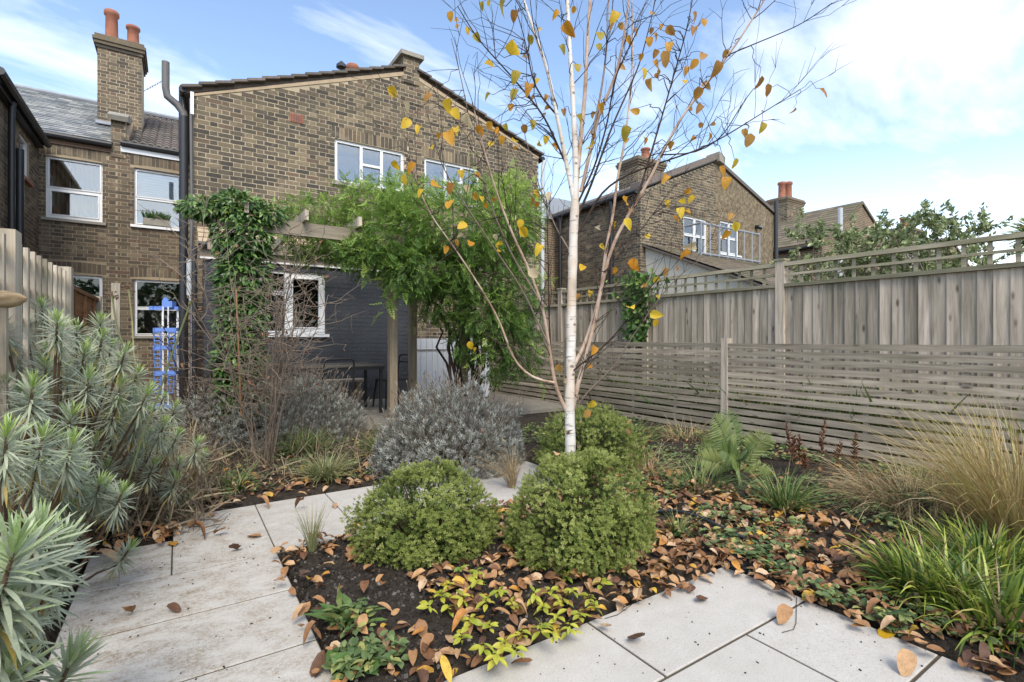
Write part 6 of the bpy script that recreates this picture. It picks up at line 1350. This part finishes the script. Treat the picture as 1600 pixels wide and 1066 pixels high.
# ================================================================== fallen leaves
def litter_mat():
    t = NT('fallen_leaves'); col = t.ramp(t.rnd(), [(0, (0.085, 0.042, 0.025)), (0.18, (0.19, 0.09, 0.042)), (0.42, (0.34, 0.175, 0.075)), (0.66, (0.47, 0.265, 0.12)), (0.86, (0.54, 0.385, 0.24)), (0.93, (0.46, 0.2, 0.04)), (1, (0.56, 0.36, 0.05))])
    v = t.coord('Object', jitter=True); n1 = t.noise(3.2, 4.0, 0.65, v); n2 = t.noise(17.0, 3.0, 0.6, v)
    col = t.mix(0.8, col, t.mix(n1, (0.25, 0.22, 0.2), (1.55, 1.6, 1.65)), 'MULTIPLY'); col = t.mix(t.math('MULTIPLY', t.ramp(n2, [(0.56, (0, 0, 0)), (0.68, (1, 1, 1))]), 0.45), col, (0.07, 0.035, 0.022))
    p = t.principled(col, 0.55, t.bump(n2, 0.3, 0.01), 0.35, out=False); tr = t.n.new('ShaderNodeBsdfTranslucent'); t.l.new(col, tr.inputs[0]); mx = t.n.new('ShaderNodeMixShader'); mx.inputs[0].default_value = 0.1
    t.l.new(p.outputs[0], mx.inputs[1]); t.l.new(tr.outputs[0], mx.inputs[2]); t.l.new(mx.outputs[0], t.out.inputs[0]); return t.m
M['litter'] = litter_mat()
FL = []
for s in range(16):
    V, F_ = grid_leaf(6, (0.62, 0.5, 0.74, 0.42)[s % 4] * (0.9 + 0.05 * (s % 5)), (0.25, 0.6, 0.12, 1.0, 0.4)[s % 5], (0.25, -0.35, 0.6, 0.08, -0.1, 0.9, -0.7, 0.35)[s % 8], (0.42, 0.5, 0.58)[s % 3], (0.012, 0.03, 0.05)[s % 3], seed=40 + s, rnd_=0.55); V[:, 0] -= 0.5; V[:, 2] -= V[:, 2].min()
    me_ = mesh_np('fallen_leaf', V, F_, None, True); me_.materials.append(M['litter']); FL.append(me_)
def litter_points():
    """where leaves collect: (x, y) candidates with weights over the beds"""
    out = []
    def rect(n, x0, x1, y0, y1, f=None):
        x = rng.uniform(x0, x1, n); y = rng.uniform(y0, y1, n); ok = ~in_paving(x, y, -0.075) | (~in_paving(x, y, -0.2) & (rng.random(x.shape) < 0.06))
        if f is not None: ok &= f(x, y)
        out.append(np.stack([x[ok], y[ok]], -1))
    rect(1350, 0.40, 2.45, 1.5, 3.1, lambda x, y: (rng.random(x.shape) < np.clip(0.17 + 0.9 * (x > 0.95) * (y < 2.35) + 0.75 * (x > 1.5) + 0.75 * (x + y < 2.75) + 0.55 * (y > 2.85), 0, 1)))
    rect(2300, 2.3, 3.6, 0.5, 3.6, lambda x, y: rng.random(x.shape) < np.clip(1.25 - 0.45 * (x - 2.3), 0, 1))
    rect(420, -0.5, 2.6, 4.05, 4.75); rect(160, -0.6, 0.0, 3.55, 4.2); rect(160, 3.4, 5.3, 1.5, 4.5); rect(160, 0.0, 2.6, 4.7, 6.2)
    return np.concatenate(out)
LPts = litter_points(); zc_ = LPts[:, 0] * _s + LPts[:, 1] * _c; px_ = 800 + FPX * (LPts[:, 0] * _c - LPts[:, 1] * _s) / np.maximum(zc_, 0.1); py_ = 530 + FPX * CAM_H / np.maximum(zc_, 0.1)
vis = (zc_ > 0.5) & (px_ > -20) & (px_ < 1620) & (py_ < 1090); LPts, zc_ = LPts[vis], zc_[vis]; px_, py_ = px_[vis], py_[vis]
hidden = (((px_ - 668) / 105) ** 2 + ((py_ - 820) / 72) ** 2 < 1) | (((px_ - 908) / 108) ** 2 + ((py_ - 815) / 85) ** 2 < 1)
order = np.argsort(zc_ + 100 * hidden)
LANDMARKS = [((0.55, 3.0), 'brown fallen leaf in the small heap round the upright feather grass'), ((0.55, 2.4), 'brown fallen leaf on the dark soil along the left paving edge'), ((0.6, 1.85), 'brown fallen leaf by the round-leaved plant at the paving corner'), ((0.95, 1.75), 'brown fallen leaf between paving and the nearest yellow-green sprigs'), ((1.05, 2.25), 'brown fallen leaf on bare soil in front of the low clipped shrub'), ((1.35, 1.85), 'brown fallen leaf under the bright yellow sprigs'), ((1.6, 2.5), 'brown fallen leaf in the gap between the two front clipped shrubs'), ((1.75, 1.8), 'brown fallen leaf under the taller clipped shrub by the slab edge'), ((2.2, 1.75), 'brown fallen leaf between the taller clipped shrub and the drain grate'), ((2.65, 2.1), 'brown fallen leaf in the drift below the black hose'), ((2.6, 1.55), 'brown fallen leaf in the drift just past the drain grate'), ((2.55, 1.1), 'brown fallen leaf along the slab edge short of the lilyturf'), ((2.5, 0.75), 'brown fallen leaf at the lilyturf foot beside the slab'), ((3.0, 1.4), 'brown fallen leaf in the deeper drift towards the green sedge'), ((3.0, 0.9), 'brown fallen leaf in the drift behind the front lilyturf'), ((3.1, 2.3), 'brown fallen leaf in the drift beyond the hose'), ((0.8, 4.2), 'brown fallen leaf along the far edge of the path')]
def zone(x, y):
    k = int(np.argmin([(x - a[0][0]) ** 2 + (y - a[0][1]) ** 2 for a in LANDMARKS])); lab = LANDMARKS[k][1]; return lab, lab.replace('brown fallen leaf', 'fallen leaves')
def put_leaf(x, y, z, lab, grp, size=None, tilt=0.25, name='fallen_leaf', mesh=None):
    o = obj(name, mesh or FL[rng.integers(16)], None, (x, y, z)); o.rotation_euler = (rng.normal() * tilt, rng.normal() * tilt, rng.uniform(0, 6.28)); s_ = size or rng.uniform(0.035, 0.08); o.scale = (s_, s_, s_); return tag(o, lab, 'fallen leaf', grp)
for i in order[:262]:
    x, y = LPts[i]; lab, grp = zone(x, y); put_leaf(x, y, float(soil_h(np.array([x]), np.array([y]))[0]) + 0.006 + 0.03 * rng.random() ** 2, lab, grp, tilt=0.14)
rest = LPts[order[262:]]; n = len(rest); az = rng.uniform(0, 6.28, n); d_ = np.stack([np.cos(az), np.sin(az), rng.normal(size=n) * 0.2], -1)
V, F_ = grid_leaf(4, 0.6, 0.5, 0.35, 0.48, 0.02, seed=50, rnd_=0.55); V[:, 0] -= 0.5
o = leaves('leaf_litter', None, M['litter'], (V, F_), np.stack([rest[:, 0], rest[:, 1], soil_h(rest[:, 0], rest[:, 1]) + 0.015 + 0.04 * rng.random(n)], -1), d_, rng.uniform(0.035, 0.078, n), rng.random(n), roll=(0, 0, 1)); tag(o, 'drift of brown fallen leaves covering the beds', 'leaf litter')
PAVL = [((270, 852), 'curled tan leaf lying across the joint by the spurge'), ((307, 845), 'grey-brown curled leaf on the path past the first joint'), ((342, 838), 'small red-brown leaf on the path'), ((369, 862), 'rolled brown leaf in the middle of the path'), ((272, 955), 'bright tan leaf with stalk on the wide dirty slab'), ((200, 965), 'pale flat leaf on the dirty slab below the spurge'), ((413, 795), 'brown leaf at the head of the second path joint'), ((397, 840), 'pale tan leaf beside the second path joint'), ((467, 798), 'small brown leaf on the path near the feather grass'), ((522, 793), 'light leaf on the third path joint'), ((993, 1005), 'rolled chestnut leaf on the broad slab near its joint'), ((1096, 940), 'pale curled leaf in the middle of the broad slab'), ((1222, 972), 'skeletal tan leaf lying across the long joint'), ((1412, 1048), 'brown leaf near the joint at the bottom edge'), ((780, 1046), 'large brown leaf at the paving edge below the sprigs'), ((815, 1042), 'tan oval leaf on paving beside the largest brown leaf'), ((1391, 988), 'bright yellow leaf at the paving edge by the lilyturf'), ((1418, 1000), 'mottled brown leaf tucked under the lilyturf edge'), ((500, 1050), 'pale brown leaf on the slab corner at the bottom'), ((560, 818), 'yellow leaf by the clipped shrub on the path edge'), ((185, 868), 'brown leaf in the small pile below the spurge'), ((170, 880), 'tan leaf in the small pile below the spurge, nearest the camera'), ((300, 822), 'tan leaf at the path edge beside the broad green plant'), ((330, 806), 'brown leaf at the path edge below the dry grass'), ((205, 855), 'dark leaf topping the small pile by the spurge')]
YL = LMESH['y', 0]
for (q, lab) in PAVL:
    x, y, _ = G(*q); put_leaf(x, y, 0.003, lab, None, rng.uniform(0.07, 0.095), 0.12, mesh=YL if 'yellow' in lab else None)
for lab, (px2, py2, z_) in [('orange leaf caught on top of the taller clipped shrub', (955, 742, 2.75)), ('brown leaf caught on the taller clipped shrub', (945, 757, 2.62)), ('tan leaf on the crown of the taller clipped shrub by the trunk', (868, 715, 2.8)), ('rust leaf caught in the lavender front', (620, 675, 4.25)), ('brown leaf caught high in the lavender', (728, 622, 4.5)), ('rust leaf caught in the lavender near the path', (752, 677, 4.25)), ('yellow leaf caught on the lavender side', (787, 688, 4.3)), ('pale leaf on the shrub behind the birch', (980, 678, 4.3)), ('red leaf on the shrub behind the birch', (947, 712, 4.25)), ('rust leaf on top of the shrub behind the birch', (985, 660, 4.45))]:
    c2 = P(px2, py2, z_); put_leaf(*c2, lab, None, 0.06, 0.5, mesh=YL if 'yellow' in lab else None)
# small stones and clods on the bare soil
ICO = (np.array([(-1, -1, -0.6), (1, -1, -0.6), (1, 1, -0.6), (-1, 1, -0.6), (-0.7, -0.7, 0.5), (0.8, -0.6, 0.5), (0.6, 0.8, 0.6), (-0.8, 0.6, 0.45)], float), BOXF)
n = 2600; x = np.r_[rng.uniform(0.46, 1.5, n), rng.uniform(2.3, 3.6, 900)]; y = np.r_[rng.uniform(1.65, 3.1, n), rng.uniform(0.6, 3.0, 900)]; ok = ~in_paving(x, y, 0.0); x, y = x[ok], y[ok]; n = len(x)
M['clod'] = LM('soil_clods', [(0, (0.016, 0.013, 0.011)), (0.6, (0.04, 0.033, 0.028)), (0.93, (0.09, 0.08, 0.07)), (1, (0.22, 0.2, 0.17))], 0.95, 0.0)
o = leaves('soil_clods', None, M['clod'], ICO, np.stack([x, y, soil_h(x, y) + 0.002], -1), rng.normal(size=(n, 3)), rng.uniform(0.002, 0.009, n), rng.random(n)); tag(o, 'small clods and stones on the dark soil', 'soil')
m = MB()
for k in range(110):
    x, y = (rng.uniform(-0.4, 0.46), rng.uniform(1.9, 4.0)) if k % 2 else (rng.uniform(0.5, 2.4), rng.uniform(0.6, 1.6)); m.box((x, y, 0.002), (rng.uniform(0.002, 0.011), rng.uniform(0.002, 0.005), 0.003), np.array(Matrix.Rotation(rng.uniform(0, 3), 3, 'Z')))
tag(m.build('paving_crumbs', M['soil'], kind='stuff'), 'dark crumbs of soil and seed scattered on the slabs', 'soil')
for lab, pts in (('thin dark twig lying over the slab by the lilyturf', [(1245, 935), (1244, 975), (1240, 985), (1222, 990)]), ('short curved twig on the path beside the tan leaf', [(315, 838), (335, 830), (350, 815), (356, 806)]), ('thin twig curving over the slab by the shrub', [(945, 968), (965, 962), (985, 948), (995, 938)])):
    m = MB(); m.tube([np.array(G(*q)) + (0, 0, 0.004) for q in pts], 0.0013, 5); tag(m.build('fallen_twig', M['twig_dark']), lab, 'twig')

# ================================================================== beyond the fences
M['pitto'] = LM('grey_green_leaves', [(0, (0.1, 0.14, 0.06)), (0.5, (0.22, 0.28, 0.12)), (0.8, (0.36, 0.42, 0.19)), (1, (0.5, 0.52, 0.3))], 0.5, 0.3)
def loose_bush(name, label, cat, base, tops, mat, nleaf=26, size=(0.05, 0.09), group=None):
    t0 = thing(name, label, cat, (*base, 0), group); m = MB(); LP = []; LD = []
    for (tx, ty, tz) in tops:
        a = np.array([base[0] + rng.normal() * 0.15, base[1] + rng.normal() * 0.2, 0]); b = np.array([tx, ty, tz]); p = curve(a, b, 0.12, 0.06, 8); m.tube(p, np.linspace(0.022, 0.004, 8), 5)
        for s in range(7):
            i = rng.integers(3, 8); q = p[i]; dv = unit(rng.normal(size=3) * (1, 1, 0.7) + (0, 0, 0.6)); e = q + dv * rng.uniform(0.2, 0.55); c2 = curve(q, e, 0.02, 0.02, 5); m.tube(c2, np.linspace(0.006, 0.002, 5), 4, 0, False)
            f = rng.random(nleaf)[:, None]; LP.append(q + (e - q) * f + rng.normal(size=(nleaf, 3)) * 0.02); LD.append(dv * 0.7 + rng.normal(size=(nleaf, 3)) * 0.7)
    m.build('branch', M['twig_grey'], t0, smooth=True); LP = np.concatenate(LP); LD = np.concatenate(LD); leaves('foliage', t0, mat, grid_leaf(3, 0.5, 0.25, 0.2), LP, LD, rng.uniform(*size, len(LP)), rng.random(len(LP)))
def tops(px0, px1, py_fn, z0, z1, n): return [P(a, py_fn(a) + abs(rng.normal()) * 18, rng.uniform(z0, z1)) for a in rng.uniform(px0, px1, n)]
loose_bush('garden_bush', 'airy grey-green bush rising over the trellis below the distant gable', 'bush', P(1330, 530, 8.3)[:2], tops(1245, 1400, lambda a: 372, 7.6, 9.0, 26), M['pitto'], 58)
loose_bush('garden_bush', 'taller dark-tipped bush rising over the trellis top near the picture edge', 'bush', P(1470, 530, 8.0)[:2], tops(1380, 1550, lambda a: 345 + 0.0016 * (a - 1460) ** 2, 7.3, 8.8, 26), M['pitto'], 52)
loose_bush('garden_bush', 'ivy-like bush showing beside the cream lean-to wall', 'bush', P(1015, 530, 8.6)[:2], tops(980, 1005, lambda a: 432, 8.2, 9.0, 5), M['jasmine'], 16)
pm_ = P(1622, 366, 13.0); pt = thing('palm_tree', 'palm crown just showing above the fence at the picture edge', 'palm', (pm_[0], pm_[1], 0)); m = MB(); m.tube([(pm_[0], pm_[1], 0), (pm_[0], pm_[1], pm_[2])], 0.12, 8); m.build('trunk', M['stem_brown'], pt)
n = 420; d_ = unit(rng.normal(size=(n, 3)) + (0, 0, 0.3)); leaves('crown', pt, M['lily_green'], strip_leaf(4, 0.05, 0.6), np.repeat(np.array([pm_]), n, 0), d_, rng.uniform(0.5, 0.8, n), rng.random(n))
# ivy on the tall fence beside the birch
iv = thing('ivy', 'dark ivy hanging down the tall fence behind the birch', 'ivy', (5.95, 5.4, 0)); n = 520; t = rng.random(n); loc = np.stack([5.93 - 0.1 * rng.random(n), 5.45 + 0.16 * rng.normal(size=n) * (0.6 + 0.8 * t), 1.15 + 1.05 * t], -1)
leaves('foliage', iv, M['evergreen'], grid_leaf(4, 0.9, 0.2, 0.25, 0.35), loc, rng.normal(size=(n, 3)) * (0.3, 1, 1) - (0.5, 0, 0.3), rng.uniform(0.05, 0.1, n), rng.random(n) * 0.9, roll=(-1, 0, 0.3)); m = MB()
for k in range(4): m.tube(curve((5.93, 5.4 + 0.08 * k, 0), (5.95, 5.42 + 0.05 * k, 2.1), 0, 0.03, 7), 0.008, 5)
m.build('stem', M['vine_stem'], iv)
# weeds in the strip between the two fences
n = 2600; x = rng.uniform(5.62, 5.85, n); y = rng.uniform(0.3, 9.0, n); d_ = np.stack([0.12 + rng.normal(size=n) * 0.1, rng.normal(size=n) * 0.5, np.ones(n)], -1)
o = leaves('grass', None, M['grass_green'], strip_leaf(4, 0.035, 0.9), np.stack([x, y, np.full(n, 0.0)], -1), d_, rng.uniform(0.25, 0.95, n), rng.random(n)); tag(o, 'rough grass in the strip between the two fences', 'grass')
# thinned undergrowth below the left border and behind the path
n = 2600; x = rng.uniform(-0.65, 0.2, n); y = rng.uniform(3.7, 6.4, n); d_ = rng.normal(size=(n, 3)) + (0, 0, 0.9)
M['dry_stem'] = LM('dry_stems', [(0, (0.1, 0.075, 0.05)), (0.6, (0.22, 0.17, 0.115)), (1, (0.36, 0.29, 0.19))], 0.85, 0.1)
o = leaves('undergrowth', None, M['dry_stem'], strip_leaf(3, 0.05, 0.8), np.stack([x, y, 0.3 * rng.random(n) ** 2], -1), d_, rng.uniform(0.08, 0.3, n), rng.random(n)); tag(o, 'dry brown stalks and undergrowth below the left border', 'undergrowth', kind='stuff')
n = 1800; x = rng.uniform(0.0, 2.6, n); y = rng.uniform(4.3, 6.2, n); d_ = rng.normal(size=(n, 3)) + (0, 0, 0.9)
o = leaves('dry_stalks', None, M['dry_stem'], strip_leaf(3, 0.03, 0.8), np.stack([x, y, 0.15 * rng.random(n) ** 2], -1), d_, rng.uniform(0.08, 0.3, n), rng.random(n)); tag(o, 'thin dry stalks and stems among the plants behind the path', 'undergrowth', kind='stuff')

# the leafy end of the garden behind the camera, mirrored in the windows
n = 5200; x = rng.uniform(-9, 14, n); d_ = unit(rng.normal(size=(n, 3))); hh = 4.6 + 1.3 * noise2(x, x * 0.3, 1.1, 8); z = hh * rng.random(n) ** 0.75; y = -12.5 + 1.1 * rng.normal(size=n)
o = leaves('far_trees', None, M['evergreen'], DIAMOND, np.stack([x, y, z], -1), d_, rng.uniform(0.3, 0.65, n), rng.random(n) * 0.8); tag(o, 'leafy trees closing the far end of the garden, mirrored in the windows', 'trees')
